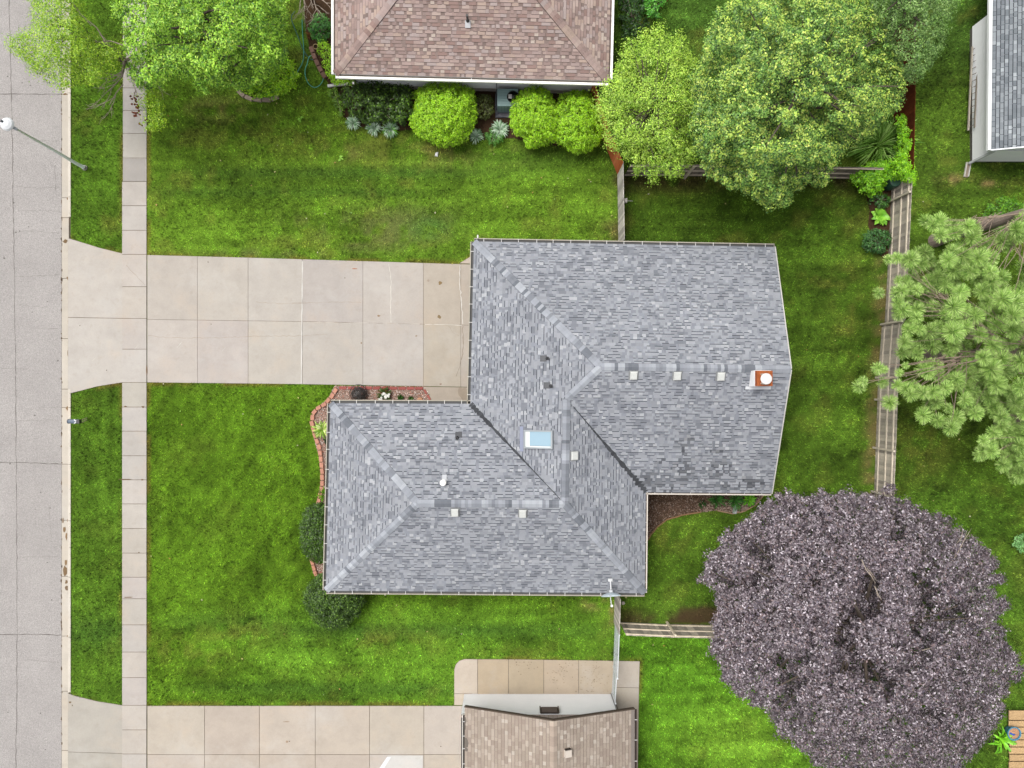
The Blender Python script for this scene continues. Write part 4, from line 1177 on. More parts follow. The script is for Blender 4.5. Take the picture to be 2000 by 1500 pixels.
board_fence('board_fence', 'weathered fence with leaning posts running into the purple-leaved tree', [(1211, 1215), (1300, 1219), (1400, 1221), (1500, 1221), (1690, 1216)], 1.83, (.25, 1.0, 1.72), (.19, .405, .62, .83), 1, rail_col=C(194, 182, 162, .8))
board_fence('board_fence', 'short plain grey board fence below the satellite dish', [(1201, 1148), (1199, 1216)], 1.83, (), (), 1, picket=.13, pal=[C(176, 168, 160, .9), C(160, 152, 144, .9), C(188, 180, 172, .9)], gap=.012)
mb = MB()
lt = empty('gate_latch', 'small pale bracket with a rod on the garden side of the plain grey fence', 'latch', (*P(1222, 393)[:2], 1.2))
a_ = PV(1222, 392, 1.2); mb.box(a_, (.12, .2, .16), C(206, 200, 190)); mb.tube([a_, a_ + Vector((.34, -.02, .02))], .012, C(180, 176, 170), n=6); mb.build('bracket', M_FLAT, lt)
lm = empty('path_light', 'small round cream lamp beside the short grey fence under the dish', 'garden light', (*P(1214, 1173)[:2], 0))
mb = MB(); c_ = P(1214.5, 1173); mb.tube([(c_[0], c_[1], 0), (c_[0], c_[1], .4)], .02, C(120, 116, 110), n=7); mb.lathe([(.08, .38), (.09, .42), (.06, .48), (.0, .5)], (c_[0], c_[1], 0), C(206, 198, 184), n=14); mb.build('lamp_head', M_FLAT, lm)

# chain-link fence and its gate
GV = C(206, 210, 212, 1.0)


def chain(name, label, cat, a, b, h, loose=0.0):
    A, B = PV(*a), PV(*b); root = empty(name, label, cat, A)
    for q_ in (A, B):
        mb = MB(); mb.tube([(q_.x, q_.y, 0), (q_.x + loose, q_.y, h + .05)], .03, GV, n=8); mb.lathe([(.04, h + .04), (.035, h + .08), (.0, h + .1)], (q_.x + loose, q_.y, 0), GV, n=8); mb.build('post', M_METAL, root)
    mb = MB(); mb.tube([(A.x, A.y, h), (B.x, B.y, h)], .024, GV, n=8); mb.build('top_rail', M_METAL, root)
    mb = MB(); d = (B - A); l = d.length; d.normalize(); st = .10; n = int((l + h) / st)
    for i in range(n):
        for sg in (1, -1):
            s0 = i * st - (h if sg > 0 else 0); s1 = s0 + h * sg * 1.0 if sg > 0 else s0 - h
            p0, z0, p1, z1 = s0, 0.04, s1, h
            if sg > 0 and False: pass
            lo, hi = min(p0, p1), max(p0, p1)
            if hi < 0 or lo > l: continue

            def cl_(p_, z_, po, zo):
                t = 0
                if p_ < 0: t = (0 - p_) / (po - p_)
                if p_ > l: t = (l - p_) / (po - p_)
                return p_ + (po - p_) * t, z_ + (zo - z_) * t
            q0 = cl_(p0, z0, p1, z1); q1 = cl_(p1, z1, p0, z0)
            mb.beam((A.x + d.x * q0[0], A.y + d.y * q0[0], q0[1]), (A.x + d.x * q1[0], A.y + d.y * q1[0], q1[1]), .005, .005, C(200, 206, 208, 1.0))
    mb.build('wire_mesh', M_METAL, root)
    return root


chain('chain_link_fence', 'galvanised chain link fence running down to the patio', 'fence', (1200.5, 1218), (1197.5, 1300), 1.5)
chain('chain_link_gate', 'galvanised chain link gate beside the white gable wall', 'gate', (1197.5, 1303), (1194.5, 1352), 1.2, .02)

# ---------------------------------------------------------------- street furniture
lx, ly = P(166, 328)[:2]
sl_ = empty('street_lamp', 'grey post-top street lamp with a white round head over the road', 'street lamp', (lx, ly, 0))
hx, hy, hz = P(15, 243, 5.45)
mb = MB(); tp_ = Vector((hx + .25, hy - .14, 5.25)); b0 = Vector((lx, ly, 0))
mb.tube([b0, b0 + Vector((0, 0, .6)), b0.lerp(tp_, .5), tp_], [.085, .08, .062, .042], (.78, .84, .84), n=12); mb.build('pole', M_FLAT, sl_, smooth=True)
mb = MB(); mb.lathe([(.13, 0), (.13, .04), (.10, .05), (.095, .14)], b0, C(150, 150, 140), n=12); mb.build('base', M_METAL, sl_)
mb = MB(); mb.lathe([(.0, -.16), (.12, -.15), (.15, -.02), (.275, .0), (.28, .03), (.24, .1), (.14, .17), (.04, .2), (.0, .2)], (hx, hy, hz), C(244, 246, 250), n=32); mb.beam(tp_, Vector((hx, hy, hz - .05)), .12, .1, C(226, 230, 234)); hd = mb.build('lamp_head', M_FLAT, sl_)
mb = MB(); mb.lathe([(.05, .19), (.055, .24), (.03, .26), (.0, .26)], (hx - .1, hy + .06, hz - .0), C(62, 68, 76), n=14); mb.build('photocell', M_PLASTIC, sl_)

bx, by = P(170, 819)[:2]
mbx = empty('mailbox', 'dark grey kerbside mailbox on a slanting pale post in the verge', 'mailbox', (bx, by, 0))
zb = 1.1; m0, m1 = PV(134.5, 823, zb), PV(153, 823, zb)
mb = MB(); prof = [(-.1, -.1), (.1, -.1), (.1, .03), (.07, .09), (0, .115), (-.07, .09), (-.1, .03)]
mb.hexa([(m0.x, m0.y + p_[0], zb + p_[1]) for p_ in prof], [(m1.x, m1.y + p_[0], zb + p_[1]) for p_ in prof], C(106, 120, 138)); bd = mb.build('box', M_PLASTIC, mbx)
mb = MB(); prof = [(p_[0] * 1.06, p_[1] * 1.06) for p_ in prof]; mb.hexa([(m0.x - .03, m0.y + p_[0], zb + p_[1]) for p_ in prof], [(m0.x + .02, m0.y + p_[0], zb + p_[1]) for p_ in prof], C(86, 92, 104)); mb.build('door', M_PLASTIC, bd)
mb = MB()
for s_ in (-1, 1): mb.beam((m1.x - .02, m1.y + s_ * .02, zb + .13), (m1.x - .14, m1.y + s_ * .09, zb + .10), .05, .03, C(226, 228, 232))
mb.box((m1.x + .05, m1.y, zb + .02), (.12, .19, .2), C(26, 28, 32)); mb.build('newspaper_holder', M_PLASTIC, mbx)
mb = MB()
for s_ in (-.05, .05): mb.beam((bx, by + s_ + .02, 0), (m1.x + .1, m1.y + s_ - .0, 1.0), .035, .04, C(196, 184, 160), up=(0, 1, 0))
mb.box((m0.x * .5 + m1.x * .5 + .05, m0.y, zb - .13), (.5, .12, .04), C(150, 138, 120)); mb.build('post', M_WOOD, mbx)


# ------------------------------------------------------------------ foliage
def leaves(c, nrm, size, asp, col, fold=.18):
    n = len(c)
    r = NR.normal(size=(n, 3)); t = np.cross(nrm, r); t /= np.linalg.norm(t, axis=1)[:, None] + 1e-9
    b = np.cross(nrm, t)
    s = size[:, None]
    up = nrm * s * fold
    V = np.stack([c + t * s, c + b * s * asp + up, c - t * s, c - b * s * asp + up], 1).reshape(-1, 3)
    F = np.arange(4 * n).reshape(n, 4)
    return V, F, col


def pal_pick(pal, n, dv=.18):
    w = np.array([p[1] for p in pal], float); w /= w.sum()
    k = NR.choice(len(pal), n, p=w)
    c = np.array([p[0] for p in pal])[k]
    return c * NR.uniform(1 - dv, 1 + dv, n)[:, None]


def poisson(lo, hi, q, dmin, rng):
    n = int((hi[0] - lo[0]) * (hi[1] - lo[1]) / dmin ** 2 * 5)
    c = rng.uniform(lo, hi, (n, 2)); c = c[in_poly(c[:, 0], c[:, 1], q)]
    grid = {}; out = []
    for x, y in c:
        i, j = int(x / dmin), int(y / dmin); ok = True
        for di in (-1, 0, 1):
            for dj in (-1, 0, 1):
                for X, Y in grid.get((i + di, j + dj), ()):
                    if (x - X) ** 2 + (y - Y) ** 2 < dmin * dmin: ok = False; break
                if not ok: break
            if not ok: break
        if ok: grid.setdefault((i, j), []).append((x, y)); out.append((x, y))
    return np.array(out)


def crown_clusters(poly, z_e, z_t, dmin, lump=1.6, amp=.8, gap=.32, layers=3, power=.5, seed=0, skirt=.25):
    rng = np.random.default_rng(500 + seed)
    q = np.array([P(x, y, 0)[:2] for x, y in poly]); lo, hi = q.min(0), q.max(0); ctr = q.mean(0)
    res = []; n0 = 0
    for L in range(layers):
        p = poisson(lo, hi, q, dmin * (1 + .12 * L), rng)
        d = seg_dist(p[:, 0], p[:, 1], q, True); Rm = d.max(); t = np.clip(d / Rm, 0, 1)
        prof = (1 - (1 - t) ** 2) ** power
        l = fbm(p[:, 0] / lump, p[:, 1] / lump, 60 + seed, 2); l2 = fbm(p[:, 0] / lump * 2.3, p[:, 1] / lump * 2.3, 80 + seed, 2)
        z = z_e + (z_t - z_e) * prof + (l - .5) * 2 * amp * np.clip(t * 4, .3, 1) + (l2 - .5) * amp * 1.5 + (rng.random(len(p)) - .5) * dmin * 2.0
        hole = (l < gap) & (t > .08)
        z = np.where(hole, z - amp * (.8 + 1.6 * rng.random(len(p))), z)
        if L == 0: n0 = len(p)
        else: z = z - L * (dmin * 1.9 + .16) - rng.random(len(p)) * dmin
        z = np.maximum(z, .08)
        k = (CAMH - z) / CAMH
        res.append(np.c_[p * k[:, None], z])
        if L == 0 and skirt > 0:
            e = np.where(t < .3)[0]; e = rng.choice(e, int(len(e) * min(1, skirt * 2.2))) if len(e) else e
            zs = np.maximum(z_e - rng.uniform(0, .4, len(e)) * (z_t - z_e), .08); ks = (CAMH - zs) / CAMH * .97
            res.append(np.c_[(p[e] - ctr) * ks[:, None] + ctr * ((CAMH - zs) / CAMH)[:, None], zs])
    return np.concatenate(res), n0


def crown_mesh(P3, per, cr, size, pal, asp=.55, flat=.6, upw=.9, hang=0.0, dv=.18, cv=.16, sv=.35, ctr=None, tip=None):
    n = len(P3) * per
    c = np.repeat(P3, per, 0)
    d = NR.normal(size=(n, 3)); d /= np.linalg.norm(d, axis=1)[:, None]
    d[:, 2] = np.where(NR.random(n) < .8, np.abs(d[:, 2]), d[:, 2])
    r = cr * NR.uniform(.35, 1.0, n) ** .8 * np.where(NR.random(n) < .22, 1.5, 1.05) * np.repeat(NR.uniform(.65, 1.3, len(P3)), per)
    el_ = np.repeat(NR.normal(size=(len(P3), 3)), per, 0); el_[:, 2] *= .3; el_ /= np.linalg.norm(el_, axis=1)[:, None]
    off = d * r[:, None]; off[:, 2] *= flat; off += el_ * ((off * el_).sum(1) * .6)[:, None]
    pos = c + off
    nrm = np.array([0, 0, upw]) + d * .7 + NR.normal(size=(n, 3)) * .36
    if ctr is not None:
        ow = c - ctr; ow /= np.linalg.norm(ow, axis=1)[:, None] + 1e-9; nrm += ow * .35
    nrm /= np.linalg.norm(nrm, axis=1)[:, None]
    s = size * NR.uniform(1 - sv, 1 + sv, n)
    base_c = pal_pick(pal, n, dv)
    if tip is not None:
        w_ = (d[:, 2] > .45) & (NR.random(n) < .62) & np.repeat(NR.random(len(P3)) < tip[1], per)
        base_c = np.where(w_[:, None], pal_pick(tip[0], n, dv), base_c)
    col = base_c * np.repeat(NR.uniform(1 - cv, 1 + cv, len(P3)), per)[:, None]
    return leaves(pos, nrm, s, asp, col)


def limbs(base, top, P3, n, r0, seed, mbx=None):
    rnd = random.Random(seed); mb = mbx or MB()
    b = Vector(base); t = Vector(top)
    mb.tube([b, b.lerp(t, .12) + Vector((rnd.uniform(-.04, .04), rnd.uniform(-.04, .04), 0)), b.lerp(t, .55), t], [r0 * 1.35, r0, r0 * .75, r0 * .4], (1, 1, 1), n=10)
    ids = rnd.sample(range(len(P3)), min(n, len(P3)))
    for i in ids:
        g = Vector(P3[i]); s = b.lerp(t, rnd.uniform(.4, .95)); s.z = min(s.z, g.z - .2) if g.z - .2 > b.z + .3 else s.z
        m = s.lerp(g, .5) + Vector((rnd.uniform(-.2, .2), rnd.uniform(-.2, .2), .15))
        mb.tube([s, m, g], [r0 * .32, r0 * .2, r0 * .05], (1, 1, 1), n=5)
    return mb


def tree(name, label, poly, z_e, z_t, n, per, cr, size, pal, base_px, r0=.22, nl=26, m=M_LEAF, group=None, seed=0, lump=1.6, amp=.8, gap=.32, asp=.55, flat=.8, upw=.7, under=3, power=.5, cat='tree', extra=None, skirt=.25, dv=.18, tip=None):
    b = P(*base_px, 0)
    root = empty(name, label, cat, b, group)
    P3, n0 = crown_clusters(poly, z_e, z_t, n, lump, amp, gap, under, power, seed, skirt)
    if extra is not None: P3 = np.concatenate([P3, extra])
    ctr = np.array([P3[:, 0].mean(), P3[:, 1].mean(), z_e])
    V, F, cf = crown_mesh(P3, per, cr, size, pal, asp, flat, upw, ctr=ctr, dv=dv, tip=tip)
    np_mesh('crown', V, F, colf=cf, mats=[m], parent=root)
    top = (ctr[0] * .6 + b[0] * .4, ctr[1] * .6 + b[1] * .4, z_e + (z_t - z_e) * .55)
    limbs(b, top, P3[:n0], nl, r0, seed + 5).build('trunk', mat('bark_tree', C(112, 100, 90), .95, ns=2, na=.25, ns2=25, na2=.3, bump=.7, bs=18), root)
    return root, P3


def px_tree_base(cx, cy, z):            # lawn-level photo point under a crown centre seen at height z
    w = P(cx, cy, z); return (1000 + w[0] * 40, 750 - w[1] * 40)


PUR = [(1500, 985), (1535, 975), (1560, 972), (1600, 976), (1640, 970), (1700, 966), (1745, 985), (1775, 988), (1800, 1000), (1840, 1020), (1885, 1055), (1915, 1070), (1935, 1090), (1940, 1130), (1930, 1150), (1950, 1185), (1945, 1215), (1955, 1245), (1972, 1275),
       (1978, 1310), (1960, 1340), (1952, 1380), (1930, 1415), (1925, 1430), (1900, 1470), (1850, 1520), (1760, 1530), (1680, 1512), (1600, 1490), (1540, 1440), (1500, 1385), (1460, 1360), (1420, 1330), (1412, 1290), (1392, 1265), (1400, 1220), (1408, 1170), (1405, 1150),
       (1382, 1130), (1380, 1098), (1412, 1068), (1432, 1040), (1470, 1010)]
ppal = [(C(140, 127, 134, 1.3), 3), (C(114, 101, 110, 1.3), 3), (C(168, 156, 163, 1.3), 2), (C(72, 60, 66, 1.3), 3.4), (C(136, 116, 116, 1.3), 1.6), (C(200, 190, 198, 1.15), 1.1), (C(106, 98, 112, 1.3), 1)]
spr = np.array([[*P(x + R.uniform(-7, 7), y + R.uniform(-5, 5), 3.9)] for (x, y) in ((1950, 1129), (1958, 1131), (1956, 1178), (1966, 1180), (1962, 1268), (1980, 1286), (1990, 1306), (1984, 1322), (1960, 1350), (1945, 1402), (1738, 958)) for _ in range(3)])
rq = random.Random(5); rag = []
for (xa_, ya_), (xb_, yb2) in zip(PUR, PUR[1:] + PUR[:1]):
    for _ in range(2):
        t_ = rq.random(); ox, oy = xa_ + (xb_ - xa_) * t_, ya_ + (yb2 - ya_) * t_; dl = math.hypot(ox - 1680, oy - 1235); k_ = 1 + rq.uniform(-7, 8) / dl
        for _j in range(2): rag.append([*P(1680 + (ox - 1680) * k_ + rq.gauss(0, 3), 1235 + (oy - 1235) * k_ + rq.gauss(0, 3), 3.9)])
spr = np.concatenate([spr, np.array(rag)])
tree('purple_maple', 'large round tree with dark purple-grey leaves at the lower right', PUR, 4.0, 8.6, .30, 66, .175, .050, ppal, px_tree_base(1685, 1235, 5), .3, 46, M_PURPLE, seed=1, lump=1.3, amp=1.25, gap=.38, asp=.5, extra=spr, dv=.34, upw=.65, under=4)
mt_dead = MB()
YEL = [(1400, 20), (1440, -5), (1500, -45), (1620, -50), (1690, 0), (1718, 40), (1735, 75), (1752, 110), (1765, 150), (1766, 175), (1752, 212), (1735, 225), (1700, 258), (1672, 280), (1640, 305), (1620, 335), (1612, 362), (1585, 360), (1548, 366), (1542, 398), (1518, 400),
       (1500, 405), (1470, 384), (1440, 362), (1420, 365), (1385, 342), (1370, 310), (1352, 265), (1358, 200), (1352, 150), (1372, 120), (1385, 70)]
ypal = [(C(134, 170, 84, 1), 3), (C(108, 148, 72, 1), 4), (C(156, 186, 98, 1), 1.6), (C(66, 100, 48, 1), 3.6)]
tree('yellow_green_maple', 'big maple with yellow-green leaf tips behind the broad railed fence', YEL, 4.2, 8.8, .30, 60, .175, .046, ypal, px_tree_base(1560, 190, 5), .26, 40, seed=2, lump=.9, amp=1.05, gap=.42, group='garden trees', dv=.26, upw=.7, under=4, tip=([(C(180, 202, 98, .95), 3), (C(200, 210, 116, .95), 1), (C(164, 192, 88, .95), 3)], .7))
LIM = [(1212, 118), (1226, 70), (1240, 92), (1262, 58), (1270, 80), (1290, 42), (1303, 85), (1330, 60), (1340, 100), (1352, 105), (1368, 150), (1362, 250), (1374, 300), (1345, 325), (1330, 342), (1312, 345), (1285, 335), (1275, 352), (1258, 335), (1246, 350), (1236, 315),
       (1210, 300), (1188, 290), (1182, 255), (1166, 215), (1168, 190), (1180, 165), (1198, 150)]
lpal = [(C(156, 194, 78, .95), 3), (C(134, 174, 66, .95), 3), (C(176, 208, 98, .95), 2), (C(98, 136, 52, .95), 1.8), (C(186, 214, 116, .95), .8)]
tree('lime_tree', 'loose light green tree with upright shoots beside the pink-brown roof', LIM, 3.0, 5.2, .30, 56, .24, .048, lpal, px_tree_base(1275, 215, 3), .14, 40, seed=3, lump=.7, amp=.85, gap=.43, asp=.36, flat=1.0, upw=.5, group='garden trees', tip=([(C(186, 214, 100, .9), 2), (C(170, 204, 84, .9), 2)], .6))
DAR = [(1690, -60), (1700, 10), (1722, 60), (1745, 110), (1760, 150), (1778, 162), (1800, 148), (1822, 118), (1838, 92), (1848, 55), (1862, 25), (1874, -10), (1880, -80), (1780, -120)]
dpal = [(C(120, 154, 84, 1), 3), (C(98, 132, 66, 1), 3), (C(150, 180, 110, 1), 1.6), (C(70, 100, 50, 1), 2)]
tree('dark_green_tree', 'dark bluish green tree at the top edge behind the yellow-green maple', DAR, 3.6, 7.2, .30, 56, .18, .046, dpal, px_tree_base(1780, -10, 4), .2, 18, seed=4, lump=.9, amp=.7, gap=.34, group='garden trees', asp=.4)
LOC = [(70, -60), (62, 0), (70, 35), (55, 62), (28, 72), (14, 84), (30, 104), (55, 118), (70, 142), (92, 150), (108, 165), (128, 172), (158, 160), (186, 168), (208, 150), (226, 135), (236, 112), (232, 90), (205, 92), (180, 60), (168, 30), (150, 0), (140, -60)]
gpal = [(C(152, 190, 56, 1.05), 3), (C(126, 168, 50, 1.05), 3), (C(176, 206, 78, 1.05), 1.6), (C(98, 138, 42, 1), 1.6), (C(190, 212, 98, 1), .7)]
ex = np.array([[*P(R.gauss(x, 6), R.gauss(y, 6), 3.6)] for (x, y) in ((290, 185), (298, 195), (305, 210), (295, 225), (312, 238), (300, 248), (290, 240), (318, 246), (285, 205)) for _ in range(3)])
_, Pl = tree('locust_tree', 'feathery yellow-green tree reaching over the road with bare twigs on the pavement side', LOC, 4.4, 6.6, .27, 60, .24, .042, gpal, (243, 122), .13, 12, seed=5, lump=.75, amp=.7, gap=.34, asp=.36, extra=ex, group='trees by the road', skirt=.1)
GRE = [(214, 22), (238, 45), (246, 70), (240, 92), (256, 118), (250, 140), (270, 165), (300, 172), (330, 152), (352, 146), (378, 160), (400, 178), (425, 170), (440, 160), (462, 172), (485, 165), (515, 155), (540, 128), (558, 110), (552, 60), (562, 10), (550, -70), (400, -90), (260, -80), (238, -10)]
epal = [(C(136, 182, 66, 1), 3), (C(108, 156, 54, 1), 3), (C(160, 200, 84, 1), 2), (C(70, 112, 42, 1), 2.2), (C(184, 212, 92, 1), .6)]
tree('green_ash', 'dense bright green tree covering the top left lawn beside the pavement', GRE, 3.8, 7.0, .31, 58, .18, .056, epal, px_tree_base(400, 60, 4), .24, 30, seed=6, lump=.8, amp=.8, gap=.38, asp=.42, group='trees by the road', tip=([(C(168, 208, 84, .9), 2), (C(146, 194, 70, .9), 2)], .6))
BRI = [(470, 172), (480, 140), (510, 120), (545, 112), (572, 120), (580, 145), (576, 165), (556, 184), (525, 190), (495, 184)]
bpal = [(C(156, 204, 56, 1), 3), (C(130, 184, 50, 1), 2.5), (C(178, 214, 80, 1), 1.6), (C(96, 146, 44, 1), 1.2)]
tree('hydrangea', 'bright yellow-green bush in the stone ringed bed at the foot of the dense green tree', BRI, .6, 1.5, .24, 40, .16, .056, bpal, (528, 152), .03, 12, seed=7, lump=.5, amp=.2, gap=.3, asp=.45, cat='bush')

# dead branches hanging from the locust
def twig_tree(mb, p, d, l, r, depth, rnd, spread=.7, col=(1, 1, 1)):
    q = p + d * l; mid = p + d * l * .5 + Vector((rnd.uniform(-1, 1), rnd.uniform(-1, 1), rnd.uniform(-.5, .5))) * l * .10
    mb.tube([p, mid, q], [r, r * .8, r * .6], col, n=5)
    if depth <= 0: return
    for _ in range(rnd.choice((2, 2, 3))):
        s = rnd.uniform(.35, 1.0); b = p.lerp(q, s)
        nd = (d + Vector((rnd.uniform(-1, 1), rnd.uniform(-1, 1), rnd.uniform(-.4, .4))) * spread).normalized()
        twig_tree(mb, b, nd, l * rnd.uniform(.55, .8), r * .58, depth - 1, rnd, spread, col)


loc_root = bpy.data.objects['locust_tree']
rn = random.Random(4)
for (a_, b_, z_, dp) in (((238, 140), (205, 155), 3.4, 3), ((238, 150), (208, 180), 3.2, 3), ((240, 165), (214, 205), 3.0, 3), ((240, 150), (195, 140), 3.6, 3), ((243, 118), (236, 150), 3.6, 2), ((278, 125), (290, 160), 3.4, 2), ((240, 88), (200, 80), 4.6, 1), ((205, 80), (160, 30), 4.9, 2), ((252, 130), (262, 160), 3.3, 3)):
    p0, p1 = PV(*a_, z_), PV(*b_, z_ + .1); mb = MB(); twig_tree(mb, p0, (p1 - p0).normalized(), (p1 - p0).length, .030, dp, rn, .55)
    mb.build('dead_branch', M_DEADWOOD, loc_root)
mb = MB()
for (a_, b_) in (((243, 122), (238, 150)), ((243, 110), (205, 84)), ((246, 118), (265, 108)), ((236, 105), (245, 90))):
    mb.tube([PV(243, 122, 2.2), PV(*a_, 3.2), PV(*b_, 3.8)], [.10, .08, .035], (1, 1, 1), n=7)
mb.build('limb', M_BARK, loc_root)
# brown seed heads below
mb = MB()
for k in range(26):
    cx, cy = R.choice(((264, 200), (270, 212), (264, 218), (276, 240), (256, 190)))
    c_ = P(R.gauss(cx, 4), R.gauss(cy, 4), 3.0); mb.box(c_, (.09, .06, .05), vary(C(120, 70, 52), .3), rz=R.uniform(0, 3))
mb.build('withered_leaves', M_STONE, loc_root)
pur = bpy.data.objects['purple_maple']
for (a_, b_, z_) in (((1850, 1108), (1880, 1062), 6.2), ((1683, 1093), (1704, 1128), 8.2), ((1800, 1270), (1850, 1258), 7.6), ((1778, 1318), (1785, 1352), 7.8), ((1830, 1318), (1842, 1336), 7.4), ((1708, 1145), (1716, 1163), 8.4), ((1810, 1345), (1826, 1366), 7.4)):
    mb = MB(); p0, p1 = PV(*a_, z_ + .25), PV(*b_, z_ + .3); twig_tree(mb, p0, (p1 - p0).normalized(), (p1 - p0).length, .022, 2 if a_[0] == 1850 else 1, rn, .45); mb.build('dead_branch', M_DEADWOOD, pur)
yel = bpy.data.objects['yellow_green_maple']
mb = MB()
for (a_, b_) in (((1600, 172), (1640, 150)), ((1598, 165), (1632, 162)), ((1605, 178), (1628, 140))): mb.tube([PV(*a_, 5.6), PV(*b_, 6.2)], [.09, .05], (1, 1, 1), n=7)
mb.build('limb', M_BARK, yel)

# dead shrub at the top between the lawn and the pink house
ds = empty('dead_shrub', 'leafless pale twiggy shrub by the corner of the pink-brown roof', 'shrub', (*P(605, -5)[:2], 0))
mb = MB(); rn = random.Random(9)
for (a_, b_) in (((592, -12), (596, 18)), ((590, -10), (585, 20)), ((605, -12), (612, 16)), ((620, -10), (640, 8)), ((612, -8), (618, 20))):
    p0, p1 = PV(*a_, 1.4), PV(*b_, 1.6); mb.tube([PV(605, -5, 0), p0], [.04, .03], (1, 1, 1), n=6); twig_tree(mb, p0, (p1 - p0).normalized(), (p1 - p0).length, .022, 3, rn, .6)
mb.build('branches', M_DEADWOOD, ds)


# ---- pines
def pine(label, base_px, lean, z_top, tufts, seed, r0=.26):
    rnd = random.Random(seed)
    b = PV(*base_px, 0); root = empty('pine_tree', label, 'tree', b, 'pines beyond the long picket fence')
    mb = MB(); top = b + Vector((lean[0], lean[1], z_top)); k = [0, .06, .3, .6, 1]
    mb.tube([b + (top - b) * t for t in k], [r0 * 1.3, r0, r0 * .9, r0 * .65, r0 * .1], (1, 1, 1), n=12); mb.build('trunk', M_BARK, root)
    mb = MB(); NV = []; NC = []
    hubs = {}
    tufts = list(tufts)
    for _ in range(46):
        zz = rnd.uniform(8.5, z_top + .3); a_ = rnd.uniform(0, 6.283); rr = rnd.uniform(.2, 2.4) * (1.15 - (zz - 8) / (z_top - 6.5)); c_ = b + (top - b) * min(1, zz / z_top)
        f_ = 40 * CAMH / (CAMH - zz); tx, ty = 1000 + (c_.x + math.cos(a_) * rr) * f_, 750 - (c_.y + math.sin(a_) * rr) * f_
        tufts.append((tx, ty, zz, rnd.uniform(.9, 1.15)))
    for (px, py, z, sz) in tufts:
        g = PV(px, py, z)
        t = max(.12, min(.96, (z - .6) / z_top)); s = b + (top - b) * t
        key = int(math.atan2(g.y - s.y, g.x - s.x) * 1.3), int(z / 3)
        if key not in hubs or (hubs[key] - s).length > (g - s).length * 1.0:
            m = s.lerp(g, .55) + Vector((rnd.uniform(-.25, .25), rnd.uniform(-.25, .25), rnd.uniform(-.3, .0)))
            mb.tube([s, s.lerp(m, .5) + Vector((0, 0, .1)), m], [.034, .026, .018], (1, 1, 1), n=6); hubs[key] = m
            st = m
        else: st = s.lerp(hubs[key], rnd.uniform(.45, 1.0)) + Vector((rnd.uniform(-.15, .15), rnd.uniform(-.15, .15), rnd.uniform(-.1, .1)))
        md = st.lerp(g, .5) + Vector((rnd.uniform(-.12, .12), rnd.uniform(-.12, .12), -.08))
        md2 = st.lerp(g, .8) + Vector((rnd.uniform(-.1, .1), rnd.uniform(-.1, .1), -.1))
        mb.tube([st, md, md2, g - Vector((0, 0, .1))], [.014, .011, .009, .007], (1, 1, 1), n=5)
        ax = (g - st); ax.z = abs(ax.z) + .8 * ax.length; ax.normalize()
        n = int(430 * sz)
        d = NR.normal(size=(n, 3)); d[:, 2] = np.abs(d[:, 2]) * .75 - .12; d = d + np.array(ax) * .35; d /= np.linalg.norm(d, axis=1)[:, None]
        l = NR.uniform(.34, .42, n) * sz; o = np.array(g) + NR.normal(size=(n, 3)) * .018 - np.array(ax) * NR.uniform(0, .10, n)[:, None]
        tip = o + d * l[:, None]; tip[:, 2] -= .04
        sd = np.cross(d, NR.normal(size=(n, 3))); sd /= np.linalg.norm(sd, axis=1)[:, None]; w = .0125
        NV.append(np.stack([o + sd * w * .6, o - sd * w * .6, tip - sd * w * .35, tip + sd * w * .35], 1).reshape(-1, 3))
        if rnd.random() < -1: cpal = [(C(190, 150, 80, 1), 1)]
        else: cpal = [(C(178, 208, 122, .84), 3), (C(154, 190, 100, .84), 3), (C(204, 226, 152, .84), 1.6), (C(104, 146, 70, 1), 1.8)]
        NC.append(pal_pick(cpal, n, .18) * rnd.uniform(.85, 1.15))
    V = np.concatenate(NV); F = np.arange(len(V)).reshape(-1, 4)
    np_mesh('crown', V, F, colf=np.concatenate(NC), mats=[M_LEAF], parent=root)
    mb.build('branches', mat('pine_branch', C(178, 158, 140), .9, ns=5, na=.25), root)
    return root


def fill(poly, n, zr, sz, rnd, mind=15):
    xs_ = [p[0] for p in poly]; ys_ = [p[1] for p in poly]; out = []; tries = 0
    while len(out) < n and tries < n * 60:
        tries += 1
        x, y = rnd.uniform(min(xs_), max(xs_)), rnd.uniform(min(ys_), max(ys_))
        if not in_poly(np.array([x]), np.array([y]), poly)[0]: continue
        if any((x - a[0]) ** 2 + (y - a[1]) ** 2 < mind ** 2 for a in out): continue
        out.append((x, y, rnd.uniform(*zr), rnd.uniform(*sz)))
    return out


rn = random.Random(12)
lst = lambda L, z: [(x, y, z + rn.uniform(-.6, .6), s) for x, y, s in L]
t1 = lst([(1807, 432, .8), (1822, 438, .9), (1833, 430, .9), (1842, 446, .9), (1860, 445, 1), (1866, 456, .8), (1848, 458, .9), (1836, 459, .9), (1889, 443, .9), (1902, 441, .7), (1900, 456, 1), (1898, 466, .9), (1925, 476, .8), (1955, 470, 1.1), (1966, 478, 1), (1985, 448, 1), (1994, 432, 1),
           (1988, 462, .9), (1870, 488, 1), (1858, 492, .9), (1848, 505, .9), (1862, 512, 1), (1880, 500, 1), (1900, 500, .9), (1912, 510, .9), (1920, 498, .8), (1890, 515, 1), (1874, 525, 1), (1895, 530, .9), (1918, 525, .9), (1840, 515, .7)], 6.2)
t1 += fill([(1840, 490), (1925, 500), (1960, 520), (2040, 500), (2060, 600), (1960, 590), (1930, 560), (1850, 540)], 20, (5.2, 8), (.8, 1.1), rn, 22)
pine('pine whose grey trunk rises beside the upper stretch of the picket fence', (1825, 470), (1.2, .1), 13, t1, 1)
